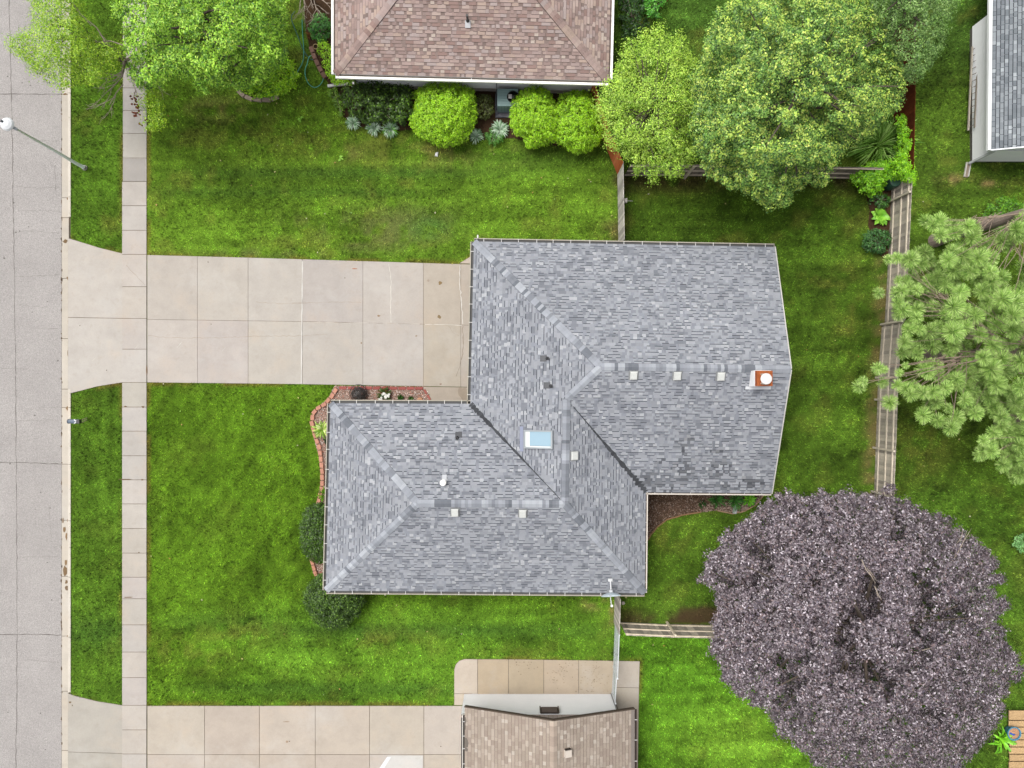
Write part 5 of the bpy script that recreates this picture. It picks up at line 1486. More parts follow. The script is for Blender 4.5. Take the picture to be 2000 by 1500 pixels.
t2_ = lst([(1735, 506, .6), (1752, 503, .7), (1778, 505, 1), (1792, 497, 1), (1806, 492, .95), (1812, 508, .9), (1798, 514, .9), (1784, 520, .9), (1772, 512, .9), (1715, 572, .7), (1770, 547, .7), (1755, 547, .6), (1775, 560, .8), (1790, 566, .7), (1752, 572, .9), (1766, 582, .9), (1752, 592, .8), (1762, 604, 1), (1754, 612, .9), (1790, 604, .9), (1788, 620, .8), (1760, 568, .8),
           (1815, 548, .9), (1832, 540, .9), (1828, 556, 1), (1846, 556, .9), (1806, 558, .8), (1866, 562, .9), (1873, 580, .8), (1862, 596, .7), (1822, 596, .7), (1885, 605, .8), (1845, 612, .8), (1860, 622, .9), (1773, 644, .85), (1796, 644, .7), (1815, 648, 1), (1830, 640, .9), (1822, 660, .9), (1852, 650, 1), (1868, 640, .9),
           (1765, 668, .9), (1778, 682, .9), (1790, 692, .8), (1762, 688, .9), (1796, 682, .7), (1822, 674, 1), (1868, 660, .8), (1862, 676, .9), (1852, 684, .9), (1713, 720, .75), (1725, 722, .5), (1755, 728, .5), (1768, 714, .45), (1677, 755, .8), (1684, 745, .6), (1723, 748, .7), (1737, 787, .95), (1752, 752, .7), (1770, 760, .9), (1784, 756, .8), (1778, 772, .8),
           (1800, 722, .9), (1812, 728, .9), (1823, 716, 1), (1828, 732, .9), (1806, 712, .7), (1790, 765, .8), (1802, 768, .8), (1820, 766, .9), (1838, 765, .9), (1846, 758, .8), (1802, 812, 1), (1832, 822, .95), (1857, 838, .9), (1868, 815, 1), (1862, 828, .9), (1815, 788, .9), (1828, 786, .9), (1852, 798, .6),
           (1857, 744, 1), (1868, 740, .9), (1872, 752, .8), (1890, 790, 1), (1900, 797, 1), (1905, 808, .9), (1884, 782, .9), (1895, 735, 1), (1905, 745, .9), (1890, 760, .9), (1888, 715, .9), (1880, 722, .9), (1905, 715, 1), (1918, 735, .9), (1938, 745, 1), (1932, 728, .9), (1900, 768, .9), (1930, 700, .9)], 5.6)
t2_ += fill([(1850, 560), (1940, 545), (2060, 600), (2060, 760), (1950, 760), (1910, 700), (1860, 660), (1840, 620)], 34, (5.6, 9), (.8, 1.15), rn, 24)
t2_ += fill([(1780, 520), (2030, 540), (2030, 760), (1900, 790), (1780, 680)], 60, (3, 4.6), (.75, 1), rn, 22)
pine('largest pine, its trunk slanting out below the middle of the picket fence', (1808, 697), (1.6, -.2), 14, t2_, 2, .30)
t3 = lst([(1927, 870, .9), (1920, 882, .9), (1912, 888, .8), (1935, 882, .9), (1920, 860, .7), (1938, 795, 1), (1924, 790, 1), (1930, 775, .9), (1947, 807, 1), (1955, 815, .9), (1970, 795, 1), (1982, 788, 1), (1960, 780, .9), (1940, 845, .9), (1950, 858, .9), (1983, 847, 1.1), (1968, 848, 1), (1996, 850, 1), (1967, 900, 1), (1958, 908, .9), (1983, 903, 1), (1975, 915, 1), (1993, 927, 1), (1985, 932, .9),
           (1960, 890, .9), (1978, 885, 1), (1996, 890, 1), (1955, 830, .9), (1975, 865, .9), (1990, 870, .9), (1945, 770, .9), (1975, 765, .9), (1995, 770, 1), (1995, 800, 1), (1970, 830, 1)], 5.8)
t3 += fill([(1940, 790), (2040, 780), (2040, 900), (1960, 890)], 10, (3.2, 4.4), (.8, 1), rn, 20)
t3 += fill([(1990, 770), (2060, 770), (2060, 940), (2000, 930)], 16, (5, 8), (.9, 1.1), rn, 20)
pine('pine reaching over the lawn above the purple-leaved tree', (1952, 822), (1.5, -.2), 12, t3, 3)


# ---- shrubs
def shrub(name, label, poly, z_e, z_t, n, per, cr, size, pal, seed=0, cat='shrub', group=None, lump=.4, amp=.12, gap=.2, asp=.5, flat=.85, upw=.7, power=.6, under=2, skirt=.5, m=M_LEAF):
    cx = sum(p[0] for p in poly) / len(poly); cy = sum(p[1] for p in poly) / len(poly)
    b = P(cx, cy, z_e * .5); root = empty(name, label, cat, (b[0], b[1], 0), group)
    P3, n0 = crown_clusters(poly, z_e, z_t, n, lump, amp, gap, under, power, seed, skirt)
    lowz = np.clip(P3[:, 2], .08, None); P3[:, 2] = lowz
    ctr = np.array([b[0], b[1], 0])
    V, F, cf = crown_mesh(P3, per, cr, size, pal, asp, flat, upw, ctr=ctr)
    np_mesh('foliage', V, F, colf=cf, mats=[m], parent=root)
    rnd = random.Random(seed); mb = MB()
    for i in rnd.sample(range(n0), min(9, n0)):
        g = Vector(P3[i]); mb.tube([(b[0] + rnd.uniform(-.06, .06), b[1] + rnd.uniform(-.06, .06), 0), Vector((b[0], b[1], 0)).lerp(g, .6), g], [.025, .016, .006], (1, 1, 1), n=5)
    mb.build('stems', M_BARK, root)
    return root


def circ(cx, cy, rx, ry=None, n=18, j=.05, seed=0):
    rnd = random.Random(seed); ry = ry or rx
    return [(cx + rx * rnd.uniform(1 - j, 1 + j) * math.cos(2 * math.pi * k / n), cy + ry * rnd.uniform(1 - j, 1 + j) * math.sin(2 * math.pi * k / n)) for k in range(n)]


limep = [(C(156, 204, 60, .85), 3), (C(136, 186, 50, .85), 3), (C(180, 214, 84, .95), 1.6), (C(92, 134, 40, .95), 2)]
g_ = 'clipped round lime shrubs in front of the white house'
shrub('round_shrub', 'widest clipped round lime shrub, left of the air conditioner', [(812, 200), (806, 222), (799, 232), (806, 250), (818, 266), (838, 274), (852, 285), (872, 287), (896, 282), (914, 270), (924, 252), (931, 230), (929, 200), (926, 178), (908, 168), (895, 159), (880, 155), (850, 158), (835, 164), (818, 172), (807, 184)], .8, 2.1, .105, 48, .078, .027, limep, 1, group=g_, amp=.2, lump=.24, gap=.36, flat=.9, upw=.55)
shrub('round_shrub', 'clipped round lime shrub touching the air conditioner', [(1000, 200), (998, 225), (996, 245), (1008, 262), (1022, 268), (1030, 290), (1050, 286), (1068, 280), (1084, 276), (1090, 258), (1092, 230), (1088, 205), (1080, 195), (1072, 178), (1056, 167), (1042, 165), (1030, 170), (1016, 178), (1006, 190)], .8, 2.0, .105, 48, .078, .027, limep, 2, group=g_, amp=.2, lump=.24, gap=.36, flat=.9, upw=.55)
shrub('round_shrub', 'clipped round lime shrub next to the orange-red fence', [(1088, 205), (1082, 235), (1079, 268), (1094, 282), (1112, 292), (1132, 301), (1152, 294), (1170, 280), (1179, 255), (1172, 232), (1164, 205), (1156, 185), (1138, 176), (1112, 178), (1096, 186)], .8, 2.0, .105, 48, .078, .027, limep, 3, group=g_, amp=.2, lump=.24, gap=.36, flat=.9, upw=.55)
darkp = [(C(60, 86, 28, 1.1), 3), (C(46, 68, 24, 1.1), 3), (C(82, 114, 38, 1.1), 1.6), (C(116, 154, 60, 1), .6)]
shrub('dark_shrub', 'wide glossy dark green shrub under the white wall, left of the round lime shrubs', [(690, 166), (730, 162), (770, 166), (803, 170), (806, 215), (798, 238), (765, 240), (735, 240), (705, 234), (682, 222), (670, 200), (672, 178)], .7, 1.4, .2, 40, .15, .055, darkp, 4, amp=.25, lump=.4, gap=.4)
shrub('dark_shrub', 'dark green shrub half under the west eave of the grey roof', [(588, 1042), (592, 1010), (602, 992), (622, 984), (652, 985), (652, 1098), (618, 1096), (602, 1088), (591, 1068)], .7, 1.5, .13, 44, .11, .042, [(C(64, 92, 30, 1.1), 3), (C(46, 70, 24, 1.1), 3), (C(92, 126, 46, 1.1), 1.6)], 5, amp=.16, lump=.25, gap=.36)
shrub('dark_shrub', 'round dark green shrub at the south-west corner of the grey roof', circ(652, 1172, 56, 55, seed=6), .8, 1.7, .13, 44, .11, .042, [(C(66, 94, 32, 1.1), 3), (C(48, 72, 26, 1.1), 3), (C(94, 126, 48, 1.1), 1.5), (C(116, 148, 66, 1), .5)], 6, amp=.18, lump=.25, gap=.38)
shrub('low_shrub', 'small brown-green shrub left of the air conditioner', circ(945, 208, 19, 24, seed=7), .4, .8, .13, 30, .08, .028, [(C(82, 92, 44, 1), 3), (C(66, 76, 38, 1), 2), (C(104, 112, 56, 1), 1)], 7)
shrub('tall_arborvitae', 'pointed lime green conical evergreen under the corner of the pink-brown roof', [(620, 82), (634, 80), (648, 92), (654, 118), (652, 148), (690, 150), (692, 162), (655, 164), (642, 150), (630, 122)], .8, 1.6, .15, 30, .09, .032, limep, 8, cat='evergreen', amp=.1, lump=.25, gap=.25)
shrub('green_shrub', 'mid green broad-leaved shrub by the west wall under the pink-brown roof', circ(626, 56, 19, 26, seed=9), .5, 1.0, .22, 26, .14, .06, [(C(74, 130, 56, 1), 3), (C(56, 104, 46, 1), 2), (C(100, 156, 72, 1), 1)], 9)
shrub('low_plant', 'small yellow-green plant by the white downspout', [(640, 178), (655, 172), (662, 190), (672, 205), (668, 228), (655, 205)], .2, .45, .16, 24, .1, .04, [(C(128, 160, 66, 1), 2), (C(96, 136, 50, 1), 2)], 10, cat='plant')
shrub('vine', 'lime green climbing vine covering the corner of the fences', [(1752, 228), (1768, 228), (1776, 250), (1782, 280), (1780, 320), (1786, 345), (1784, 362), (1764, 352), (1745, 345), (1740, 318), (1752, 300), (1755, 260)], 1.2, 2.1, .15, 40, .12, .042, [(C(146, 202, 54, 1), 3), (C(118, 178, 48, 1), 3), (C(168, 216, 80, 1), 1.5), (C(92, 150, 42, 1), 1.4)], 11, cat='vine', amp=.2, lump=.3, gap=.36)
shrub('lime_shrub', 'loose lime green shrub over the dark green barrel by the fence corner', [(1662, 345), (1680, 330), (1705, 320), (1735, 318), (1765, 330), (1770, 345), (1745, 350), (1728, 356), (1722, 366), (1712, 378), (1695, 380), (1680, 370)], .9, 1.7, .15, 40, .12, .042, [(C(136, 192, 54, 1), 3), (C(112, 172, 48, 1), 3), (C(158, 208, 78, 1), 1.3), (C(88, 146, 42, 1), 1.4)], 12, amp=.2, lump=.3, gap=.34)
shrub('dark_shrub', 'small dark leafy shrub between the barrel and the light green hosta', circ(1718, 391, 19, 14, seed=13), .3, .6, .17, 30, .1, .04, [(C(70, 112, 50, 1), 3), (C(52, 90, 42, 1), 3), (C(96, 138, 66, 1), 1)], 13)
shrub('dark_shrub', 'dark bluish shrub below the light green hosta by the picket fence', circ(1713, 471, 28, 24, seed=14), .3, .75, .16, 30, .1, .04, [(C(66, 110, 54, 1), 3), (C(48, 84, 44, 1), 3), (C(98, 140, 78, 1), 1.2)], 14)
shrub('green_shrub', 'bushy green shrub on the lawn beyond the pines', [(1918, 425), (1930, 405), (1955, 388), (1985, 390), (2010, 405), (2010, 440), (1985, 455), (1950, 455), (1930, 445)], .5, 1.2, .22, 34, .14, .045, [(C(92, 140, 44, 1), 3), (C(72, 116, 40, 1), 3), (C(118, 166, 58, 1), 1.6)], 15)
shrub('dark_shrub', 'shaded dark shrub under the top right eave of the pink-brown roof', [(1215, -20), (1262, -20), (1262, 30), (1258, 62), (1240, 78), (1220, 80), (1214, 30)], .4, 1.1, .26, 30, .16, .055, [(C(48, 78, 34, 1), 3), (C(38, 62, 30, 1), 3), (C(74, 112, 46, 1), 1.2)], 16, amp=.25, gap=.38)
shrub('green_shrub', 'fresh green shrub at the top edge between the pink house and the shaded lawn', [(1258, -30), (1300, -30), (1298, 0), (1290, 14), (1284, 30), (1270, 40), (1258, 30)], .7, 1.4, .24, 32, .15, .052, [(C(96, 164, 62, 1), 3), (C(72, 134, 50, 1), 3), (C(126, 190, 86, 1), 1.3)], 17)
shrub('pale_plant', 'small pale green plant at the right edge beyond the purple-leaved tree', circ(1996, 1062, 14, 16, seed=18), .3, .6, .16, 26, .1, .04, [(C(140, 186, 120, 1), 2), (C(112, 164, 96, 1), 2)], 18, cat='plant')
shrub('low_plant', 'low green plant in front of the small brown-green shrub', circ(966, 268, 16, 14, seed=19), .15, .4, .15, 26, .09, .036, [(C(92, 144, 62, 1), 2), (C(70, 118, 50, 1), 2), (C(120, 168, 84, 1), 1)], 19, cat='plant')


def rosette(name, label, px, py, r, h, n, w, pal, seed, cat='plant', group=None, droop=.35, z0=.02, inner=.15, part='leaves'):
    """strap or broad leaves arching from one crown"""
    rnd = random.Random(seed); c = PV(px, py, 0); root = empty(name, label, cat, c, group); mb = MB()
    for i in range(n):
        t = rnd.uniform(0, 6.283); L_ = r / 40. * rnd.uniform(.55, 1.08); H = h * rnd.uniform(.6, 1.1)
        d = Vector((math.cos(t), math.sin(t), 0)); s = Vector((-d.y, d.x, 0)); col = vary(rnd.choices([p[0] for p in pal], [p[1] for p in pal])[0], .15, rnd)
        st = c + d * L_ * rnd.uniform(0, inner)
        q = []
        for k, (f, z, ww) in enumerate(((0, z0, .35), (.35, H * .75, .8), (.7, H, 1.0), (1, H * (1 - droop), .12))):
            p = st + d * L_ * f + Vector((0, 0, z)); q.append((p + s * w * ww * .5 + Vector((0, 0, .012)), p, p - s * w * ww * .5 + Vector((0, 0, .012))))
        for a_, b_ in zip(q[:-1], q[1:]):
            mb.poly([a_[0], b_[0], b_[1], a_[1]], col); mb.poly([a_[1], b_[1], b_[2], a_[2]], col)
    mb.build(part, M_LEAF, root)
    return root


silver = [(C(190, 214, 184, 1), 3), (C(160, 190, 156, 1), 2), (C(212, 228, 208, 1), 1.5), (C(112, 150, 106, 1), 1.2)]
gg = 'pale variegated hostas along the bed of the white house'
rosette('variegated_hosta', 'leftmost of the three pale silvery hostas at the foot of the dark shrub', 692, 242, 15, .28, 140, .042, silver, 1, group=gg)
rosette('variegated_hosta', 'middle one of the three pale silvery hostas at the foot of the dark shrub', 732, 252, 16, .28, 148, .042, silver, 2, group=gg)
rosette('variegated_hosta', 'pale silvery hosta with a green tuft, nearest the widest round lime shrub', 764, 254, 17, .3, 152, .042, silver + [(C(110, 170, 60, 1), 1.2)], 3, group=gg)
rosette('variegated_hosta', 'pale silvery hosta below the air conditioner pad', 976, 255, 18, .3, 170, .04, silver, 4, group=gg)
rosette('variegated_hosta', 'sparse pale hosta touching the right side of the widest lime shrub', 930, 268, 15, .25, 70, .04, silver, 5, group=gg)
rosette('hosta', 'yellow-green striped hosta in the front gravel bed beside the west eave', 631, 838, 19, .3, 100, .05, [(C(190, 212, 118, 1), 3), (C(128, 166, 70, 1), 2.5), (C(222, 232, 170, 1), 1.3)], 6)
rosette('hosta', 'light green broad-leaved hosta by the picket fence', 1716, 424, 18, .3, 40, .2, [(C(150, 206, 84, 1), 3), (C(128, 188, 72, 1), 2)], 7, droop=.25)
rosette('daylily', 'large clump of long arching grassy leaves in the fence corner', 1712, 285, 46, .85, 330, .045, [(C(134, 178, 84, 1), 3), (C(106, 150, 66, 1), 2), (C(170, 206, 118, 1), 1.8)], 8, inner=.8)
rosette('daylily', 'dark grassy clump left of the grey splash block in the back bed', 1399, 975, 17, .4, 70, .035, [(C(56, 100, 46, 1), 3), (C(72, 118, 56, 1), 2)], 9, inner=.3)
rosette('daylily', 'dark grassy clump spilling over the grey splash block in the back bed', 1434, 977, 18, .4, 70, .035, [(C(58, 104, 50, 1), 3), (C(78, 126, 60, 1), 2)], 10, inner=.3)
rosette('low_plant', 'small dark tuft at the left end of the planted back bed', 1370, 984, 9, .2, 40, .03, [(C(60, 88, 44, 1), 2), (C(46, 72, 38, 1), 2)], 11)
rosette('low_plant', 'bright green leafy plant at the right end of the back bed', 1461, 976, 14, .3, 46, .08, [(C(116, 176, 62, 1), 2), (C(92, 150, 52, 1), 2)], 12)
rosette('low_plant', 'low grassy green plant under the west eave near the curved bricks', 634, 966, 13, .25, 60, .03, [(C(128, 176, 56, 1), 2), (C(98, 148, 48, 1), 2)], 13, inner=.6)
rosette('low_plant', 'dark little plant below the striped hosta', 640, 860, 8, .2, 40, .04, [(C(48, 72, 40, 1), 2), (C(36, 54, 34, 1), 2)], 14)
rosette('low_plant', 'small round dark green plant right of the white flowers', 783, 776, 7, .2, 60, .035, [(C(70, 108, 46, 1), 2), (C(54, 86, 40, 1), 2)], 15)
rosette('low_plant', 'smallest dark plant at the right end of the front gravel bed', 803, 778, 6, .18, 50, .03, [(C(84, 112, 60, 1), 2), (C(60, 86, 46, 1), 2)], 16)
fl = rosette('flowering_plant', 'dark leaved plant with white flowers in the front gravel bed', 752, 770, 15, .22, 80, .05, [(C(70, 84, 40, 1), 2), (C(92, 74, 44, 1), 1.2), (C(60, 92, 44, 1), 2)], 17)
mb = MB()
for k in range(16):
    c_ = P(R.gauss(752, 8), R.gauss(774, 3.5), .28)
    for j in range(5):
        t = j * 1.2566; mb.poly([c_, (c_[0] + .05 * math.cos(t - .5), c_[1] + .05 * math.sin(t - .5), c_[2] + .012), (c_[0] + .065 * math.cos(t), c_[1] + .065 * math.sin(t), c_[2] + .01), (c_[0] + .05 * math.cos(t + .5), c_[1] + .05 * math.sin(t + .5), c_[2] + .012)], C(246, 246, 236))
mb.build('flowers', M_FLAT, fl)
rosette('weed', 'small light green weed alone on the lawn near the road side tree', 588, 233, 7, .08, 9, .07, [(C(150, 200, 84, 1), 1)], 18, group='weeds on the top lawn')
rosette('weed', 'pale star-shaped weed on the lawn below the dark shrub', 665, 309, 7, .08, 8, .07, [(C(160, 204, 96, 1), 1)], 19, group='weeds on the top lawn')
rosette('rusty_grass', 'withered brown grass tuft on the stones by the green hose', 607, 72, 10, .25, 40, .02, [(C(150, 110, 70, 1), 2), (C(120, 84, 54, 1), 1)], 20)
rosette('spiky_plant', 'light green spiky plant beside the blue pot at the lower right', 1950, 1440, 26, .45, 26, .12, [(C(140, 206, 70, 1), 2), (C(112, 178, 58, 1), 2)], 21)

# ------------------------------------------------------------------ beds: gravel, bricks, ornaments
def scatter(name, poly, n, smin, smax, pal, seed, zb=.02, avoid=None):
    rnd = np.random.default_rng(seed); q = np.array(pxl(poly)); lo, hi = q.min(0), q.max(0)
    p = rnd.uniform(lo, hi, (n * 3, 2)); p = p[in_poly(p[:, 0], p[:, 1], q)][:n]; n = len(p)
    base = np.array([(1, 0, 0), (-.5, .87, 0), (-.5, -.87, 0), (0, 0, .8), (0, 0, -.6)], float)
    F0 = np.array([(0, 1, 3), (1, 2, 3), (2, 0, 3), (1, 0, 4), (2, 1, 4), (0, 2, 4)])
    s = rnd.uniform(smin, smax, n); th_ = rnd.uniform(0, 6.283, n)
    V = base[None] * s[:, None, None] * rnd.uniform(.7, 1.2, (n, 5, 1))
    c_, s_ = np.cos(th_), np.sin(th_)
    Vx = V[..., 0] * c_[:, None] - V[..., 1] * s_[:, None] + p[:, 0:1]; Vy = V[..., 0] * s_[:, None] + V[..., 1] * c_[:, None] + p[:, 1:2]
    Vz = V[..., 2] + zb + rnd.uniform(0, .02, n)[:, None]
    V = np.stack([Vx, Vy, Vz], -1).reshape(-1, 3)
    F = (F0[None] + 5 * np.arange(n)[:, None, None]).reshape(-1, 3)
    w = np.array([x[1] for x in pal], float); k = rnd.choice(len(pal), n, p=w / w.sum())
    cf = np.repeat(np.array([x[0] for x in pal])[k] * rnd.uniform(.8, 1.15, n)[:, None], 6, 0)
    return kind(np_mesh(name, V, F, colf=cf, mats=[M_STONE]), 'stuff')


for pl, nm, c in ((FBED, 'front_bed', C(160, 132, 118)), (BBED, 'back_bed', C(96, 76, 62)), (EBED, 'fence_bed', C(84, 64, 46)), (TBED, 'house_bed', C(78, 60, 44))):
    mb = MB(); q = pxl(pl); ar = sum(q[i][0] * q[(i + 1) % len(q)][1] - q[(i + 1) % len(q)][0] * q[i][1] for i in range(len(q)))
    if ar < 0: q = list(reversed(q))
    mb.poly([(x, y, .016) for x, y in q], c); kind(mb.build(nm, M_SOIL), 'structure')
scatter('front_gravel', FBED, 9000, .018, .038, [(C(214, 192, 180, .95), 3), (C(190, 156, 142, .95), 3), (C(232, 218, 210, .95), 1.6), (C(140, 112, 100), 1.6), (C(198, 132, 112, .95), 1.2), (C(168, 162, 156, .95), 1)], 1)
scatter('back_gravel', BBED, 5200, .018, .040, [(C(150, 124, 106), 3), (C(116, 92, 78), 3), (C(186, 162, 146), 1.6), (C(86, 68, 58), 2.4), (C(206, 190, 178), .7)], 2)
scatter('back_pebbles', [(1370, 985), (1400, 982), (1450, 980), (1492, 965), (1478, 984), (1452, 998), (1430, 1001), (1400, 996), (1375, 1000)], 900, .02, .038, [(C(200, 178, 164), 3), (C(172, 150, 136), 2), (C(150, 128, 112), 1)], 3, .05)


def along(pts, step):
    pts = [Vector(p) for p in pxl(pts)]; out = []; carry = step / 2
    for a_, b_ in zip(pts[:-1], pts[1:]):
        l = (b_ - a_).length; d = (b_ - a_) / l; s_ = carry
        while s_ < l: out.append((a_ + d * s_, math.atan2(d.y, d.x))); s_ += step
        carry = s_ - l
    return out


def brick_row(name, label, group, pts, L_, W, H, col, seed, cat='brick', dv=.08):
    rnd = random.Random(seed); first = None
    for p, an in along(pts, L_ + .012):
        mb = MB(); x, y = L_ / 2, W / 2; k = rnd.uniform(.85, 1.0)
        mb.hexa([(-x, -y, 0), (x * k, -y, 0), (x, y, 0), (-x * k, y, 0)], [(-x + .012, -y + .012, H), (x * k - .012, -y + .012, H), (x - .012, y - .012, H), (-x * k + .012, y - .012, H)], vary(col, dv, rnd))
        o = mb.build(name, M_BRICK, bevel=.01); o.location = (p.x, p.y, rnd.uniform(0, .012)); o.rotation_euler = (rnd.uniform(-.03, .03), rnd.uniform(-.03, .03), an + rnd.uniform(-.06, .06))
        tag(o, label, cat, group)


brick_row('edging_brick', 'salmon edging block in the curved row round the front gravel bed', 'salmon edging blocks', [(659, 758), (648, 775), (634, 790), (620, 798), (612, 808), (610, 826), (616, 850), (624, 872), (627, 890), (630, 920), (630, 945), (627, 962), (622, 984)], .285, .20, .12, C(206, 150, 128), 1)
brick_row('edging_brick', 'salmon edging block in the short row between the two dark shrubs by the west eave', 'salmon edging blocks between shrubs', [(609, 1092), (613, 1106), (618, 1121)], .27, .18, .12, C(204, 146, 122), 2)
brick_row('border_brick', 'dark red brick in the straight row along the driveway', 'red border bricks', [(662, 757.5), (826, 758.5)], .40, .16, .06, C(170, 98, 92), 3)
brick_row('border_brick', 'dark red brick in the slanting row by the pale concrete corner', 'red border bricks by the entrance slab', [(828, 760), (842, 783)], .30, .12, .06, C(176, 108, 98), 4)
brick_row('edging_stone', 'brown edging stone along the bed by the green hose', 'brown edging stones', [(608, 92), (613, 108), (619, 122), (626, 136), (633, 148), (640, 158)], .33, .22, .12, C(150, 118, 104), 5, 'stone', .15)
brick_row('edging_stone', 'mottled edging stone round the bright yellow-green bush', 'mottled edging stones', [(466, 178), (474, 186), (488, 193), (505, 196), (522, 196), (538, 192), (550, 187)], .42, .2, .12, C(186, 168, 150), 6, 'stone', .15)
mb = MB(); pts = [(x, y, .05) for x, y in jline(pxl([(1265, 1055), (1271, 1044), (1283, 1029), (1302, 1015), (1332, 1006), (1368, 1000)]), .2, .01)]; mb.tube(pts, .035, C(158, 124, 92), n=6)
tag(mb.build('bed_edging', M_WOOD, loc=(0, 0, 0)), 'thin tan edging strip curving round the back gravel bed', 'edging')
mb = MB(); pts = [(x, y, .05) for x, y in jline(pxl([(1400, 997), (1430, 1003), (1455, 998), (1476, 985), (1490, 968)]), .2, .01)]; mb.tube(pts, .03, C(180, 150, 120), n=6)
tag(mb.build('bed_edging', M_WOOD, loc=(0, 0, 0)), 'short pale edging strip at the right end of the back bed', 'edging')
mb = MB(); pts = [(x, y, .05) for x, y in pxl([(1306, -20), (1303, 0), (1296, 9), (1288, 18)])]; mb.tube(pts, .05, C(150, 92, 62), n=6)
tag(mb.build('bed_edging', M_WOOD, loc=(0, 0, 0)), 'rust brown edging strip at the top edge beside the shaded lawn', 'edging')
sb = empty('splash_block', 'pale grey splash block in the back gravel bed', 'splash block', (*P(1434, 994)[:2], 0)); mb = MB(); c_ = P(1434, 994); mb.box((c_[0], c_[1], .07), (.17, .42, .06), C(190, 194, 196), rz=-.1)
for s_ in (-.08, .08): mb.box((c_[0] + s_, c_[1], .11), (.03, .42, .06), C(176, 180, 182), rz=-.1)
mb.build('channel', M_CONC, sb)
# black tangled ball
wb = empty('black_coil', 'round tangle of black coils in the front gravel bed', 'coil', (*P(703, 769)[:2], 0)); c_ = Vector((*P(703, 769)[:2], .3)); rn = random.Random(3)
mb = MB()
for k in range(24):
    ax = Vector((rn.gauss(0, 1), rn.gauss(0, 1), rn.gauss(0, 1))).normalized(); u = ax.orthogonal().normalized(); w = ax.cross(u); r = rn.uniform(.26, .38)
    mb.tube([c_ + (u * math.cos(t * .45) + w * math.sin(t * .45)) * r * (1, 1, .7)[0] + ax * rn.uniform(-.06, .06) for t in range(15)], .014, vary(C(78, 72, 70), .4, rn), n=5)
mb.build('strands', M_PLASTIC, wb)
mb = MB(); mb.tube([c_ + Vector((math.cos(t * .3142) * .42 - .03, math.sin(t * .3142) * .42 + .03, -.1)) for t in range(21)], .018, C(40, 36, 36), n=6); mb.build('ring', M_PLASTIC, wb)
mb = MB(); c_ = P(821, 782); mb.lathe([(.0, .02), (.16, .03), (.15, .12), (.07, .17), (.0, .17)], c_, C(200, 150, 118), n=9); tag(mb.build('rock', M_STONE, loc=c_), 'tan rock at the right end of the front gravel bed', 'rock')
# rain barrel
rb = empty('rain_barrel', 'dark green barrel half hidden by the lime shrub in the fence corner', 'barrel', (*P(1729, 363)[:2], 0)); c_ = P(1729, 363)
mb = MB(); mb.lathe([(.26, 0), (.31, .25), (.33, .5), (.31, .8), (.27, .95)], c_, C(44, 82, 66), n=24); mb.build('barrel_body', M_PLASTIC, rb, smooth=True)
mb = MB(); mb.lathe([(.28, .94), (.29, .98), (.25, 1.0), (.0, 1.03)], c_, C(70, 112, 92), n=24); mb.build('lid', M_PLASTIC, rb)
# hose
mb = MB()


def spline(pts, n=7):
    p = [Vector(q) for q in pts]; out = []
    for i in range(len(p) - 1):
        a_, b_, c_, d_ = p[max(i - 1, 0)], p[i], p[i + 1], p[min(i + 2, len(p) - 1)]
        for k in range(n):
            t = k / n; out.append(.5 * ((2 * b_) + (c_ - a_) * t + (2 * a_ - 5 * b_ + 4 * c_ - d_) * t * t + (3 * b_ - a_ - 3 * c_ + d_) * t ** 3))
    return out + [p[-1]]


hz_ = lambda L_: [(*P(x, y)[:2], .085) for x, y in L_]
for L_, c in (([(577, 24), (571, 32), (571, 42), (577, 58), (585, 78), (593, 98), (602, 112), (610, 118), (613, 117)], C(40, 96, 88)), ([(591, 40), (592, 66), (594, 90), (594, 112), (591, 126), (584, 138), (578, 150), (570, 165), (560, 174)], C(62, 150, 132)), ([(609, 110), (604, 114), (601, 126), (597, 138), (598, 152), (604, 165), (614, 172), (624, 169), (631, 160), (633, 150)], C(84, 176, 152))):
    mb.tube(spline(hz_(L_)), .02, c, n=6)
tag(mb.build('garden_hose', M_PLASTIC, loc=(0, 0, 0)), 'green garden hose looped over the grass by the pink-brown roofed house', 'hose')
mb = MB(); c0 = P(617, 92); mb.tube([(c0[0] + .12 * math.cos(t * .3307), c0[1] + .12 * math.sin(t * .3307), .06) for t in range(20)], .018, C(206, 176, 120), n=6); tag(mb.build('hoop', M_PLASTIC, loc=c0), 'small tan hoop lying by the conical evergreen', 'hoop')
# litter, birdless
mb = MB(); c_ = P(853, 302); mb.hexa([(c_[0] - .1, c_[1] - .09, .06), (c_[0] + .05, c_[1] - .12, .05), (c_[0] + .1, c_[1] + .1, .06), (c_[0] - .05, c_[1] + .08, .07)], [(c_[0] - .08, c_[1] - .07, .12), (c_[0] + .05, c_[1] - .08, .10), (c_[0] + .07, c_[1] + .1, .11), (c_[0] - .04, c_[1] + .05, .13)], C(250, 250, 250))
tag(mb.build('paper_scrap', M_FLAT, loc=c_), 'crumpled white scrap on the lawn below the widest lime shrub', 'litter')
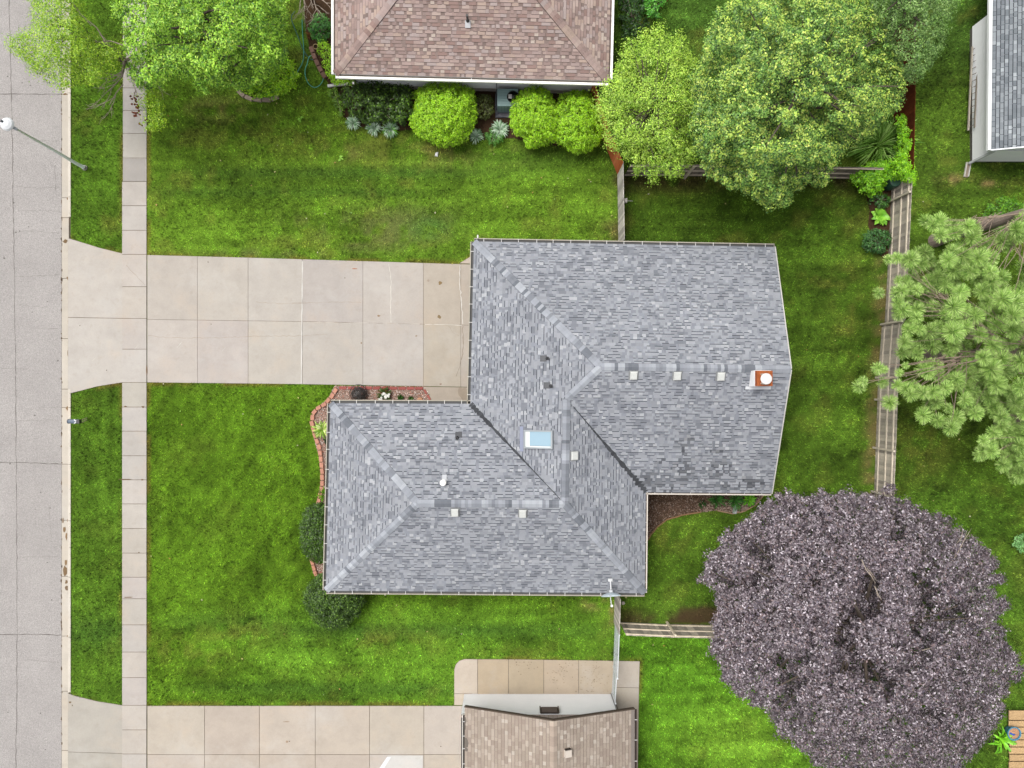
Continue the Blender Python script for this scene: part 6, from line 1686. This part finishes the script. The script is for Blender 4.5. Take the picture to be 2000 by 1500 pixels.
# flower pot and timber steps at the lower right edge
dk_ = empty('timber_platform', 'low platform of pale timber boards at the lower right edge', 'platform', (*P(1990, 1440)[:2], 0))
for (ya, yb) in ((1388, 1406), (1408, 1419), (1421, 1431), (1433, 1444), (1446, 1458), (1460, 1472), (1474, 1486), (1488, 1500)):
    mb = MB(); q0, q1 = P(1971 + R.uniform(-1, 1), ya, .2), P(2060, yb, .2); mb.box(((q0[0] + q1[0]) / 2, (q0[1] + q1[1]) / 2, .18), (q1[0] - q0[0], q0[1] - q1[1], .06), vary(C(206, 172, 128), .08)); mb.build('board', M_WOOD, dk_, bevel=.006)
mb = MB(); q0, q1 = P(1974, 1390, .1), P(2058, 1498, .1); mb.prism([(q0[0], q1[1]), (q1[0], q1[1]), (q1[0], q0[1]), (q0[0], q0[1])], 0, .14, C(90, 66, 46)); mb.build('frame', M_WOOD, dk_)
pt = empty('flower_pot', 'blue glazed pot with tan soil standing beside the timber boards', 'pot', (*P(1968, 1424)[:2], 0)); c_ = P(1968, 1424)
mb = MB(); mb.lathe([(.16, .0), (.24, .15), (.30, .38), (.33, .44), (.33, .48), (.28, .48), (.27, .42)], c_, C(84, 146, 178), n=26); mb.build('pot_body', M_PLASTIC, pt, smooth=False)
mb = MB(); mb.lathe([(.0, .46), (.14, .445), (.275, .42)], c_, C(206, 158, 124), n=20); mb.build('soil', M_SOIL, pt)
mb = MB(); a_ = P(1979, 1434, .45); mb.tube([(a_[0] - .16, a_[1] + .05, .42), (a_[0], a_[1] - .02, .46), (a_[0] + .1, a_[1] - .02, .40)], .05, C(60, 100, 190), n=8); tag(mb.build('blue_nozzle', M_PLASTIC, loc=a_), 'small bright blue nozzle leaning on the rim of the blue pot', 'nozzle')

# fallen leaves and petals on the lawns
n_ = 260; fx_ = NR.uniform(P(290, 0)[0], 24, n_); fy_ = NR.uniform(-16, 17, n_); ok_ = np.ones(n_, bool)
for pl in HARD: ok_ &= ~in_poly(fx_, fy_, pl)
fx_, fy_ = fx_[ok_], fy_[ok_]; n_ = len(fx_)
V, F, cf = leaves(np.c_[fx_, fy_, NR.uniform(.055, .08, n_)], np.tile([0, 0, 1.0], (n_, 1)) + NR.normal(size=(n_, 3)) * .15, NR.uniform(.025, .06, n_), .6, pal_pick([(C(206, 196, 130), 3), (C(226, 220, 190), 1.5), (C(190, 150, 90), 1.5), (C(150, 190, 90), 2)], n_))
kind(np_mesh('fallen_leaves', V, F, colf=cf, mats=[M_LEAF]), 'stuff')
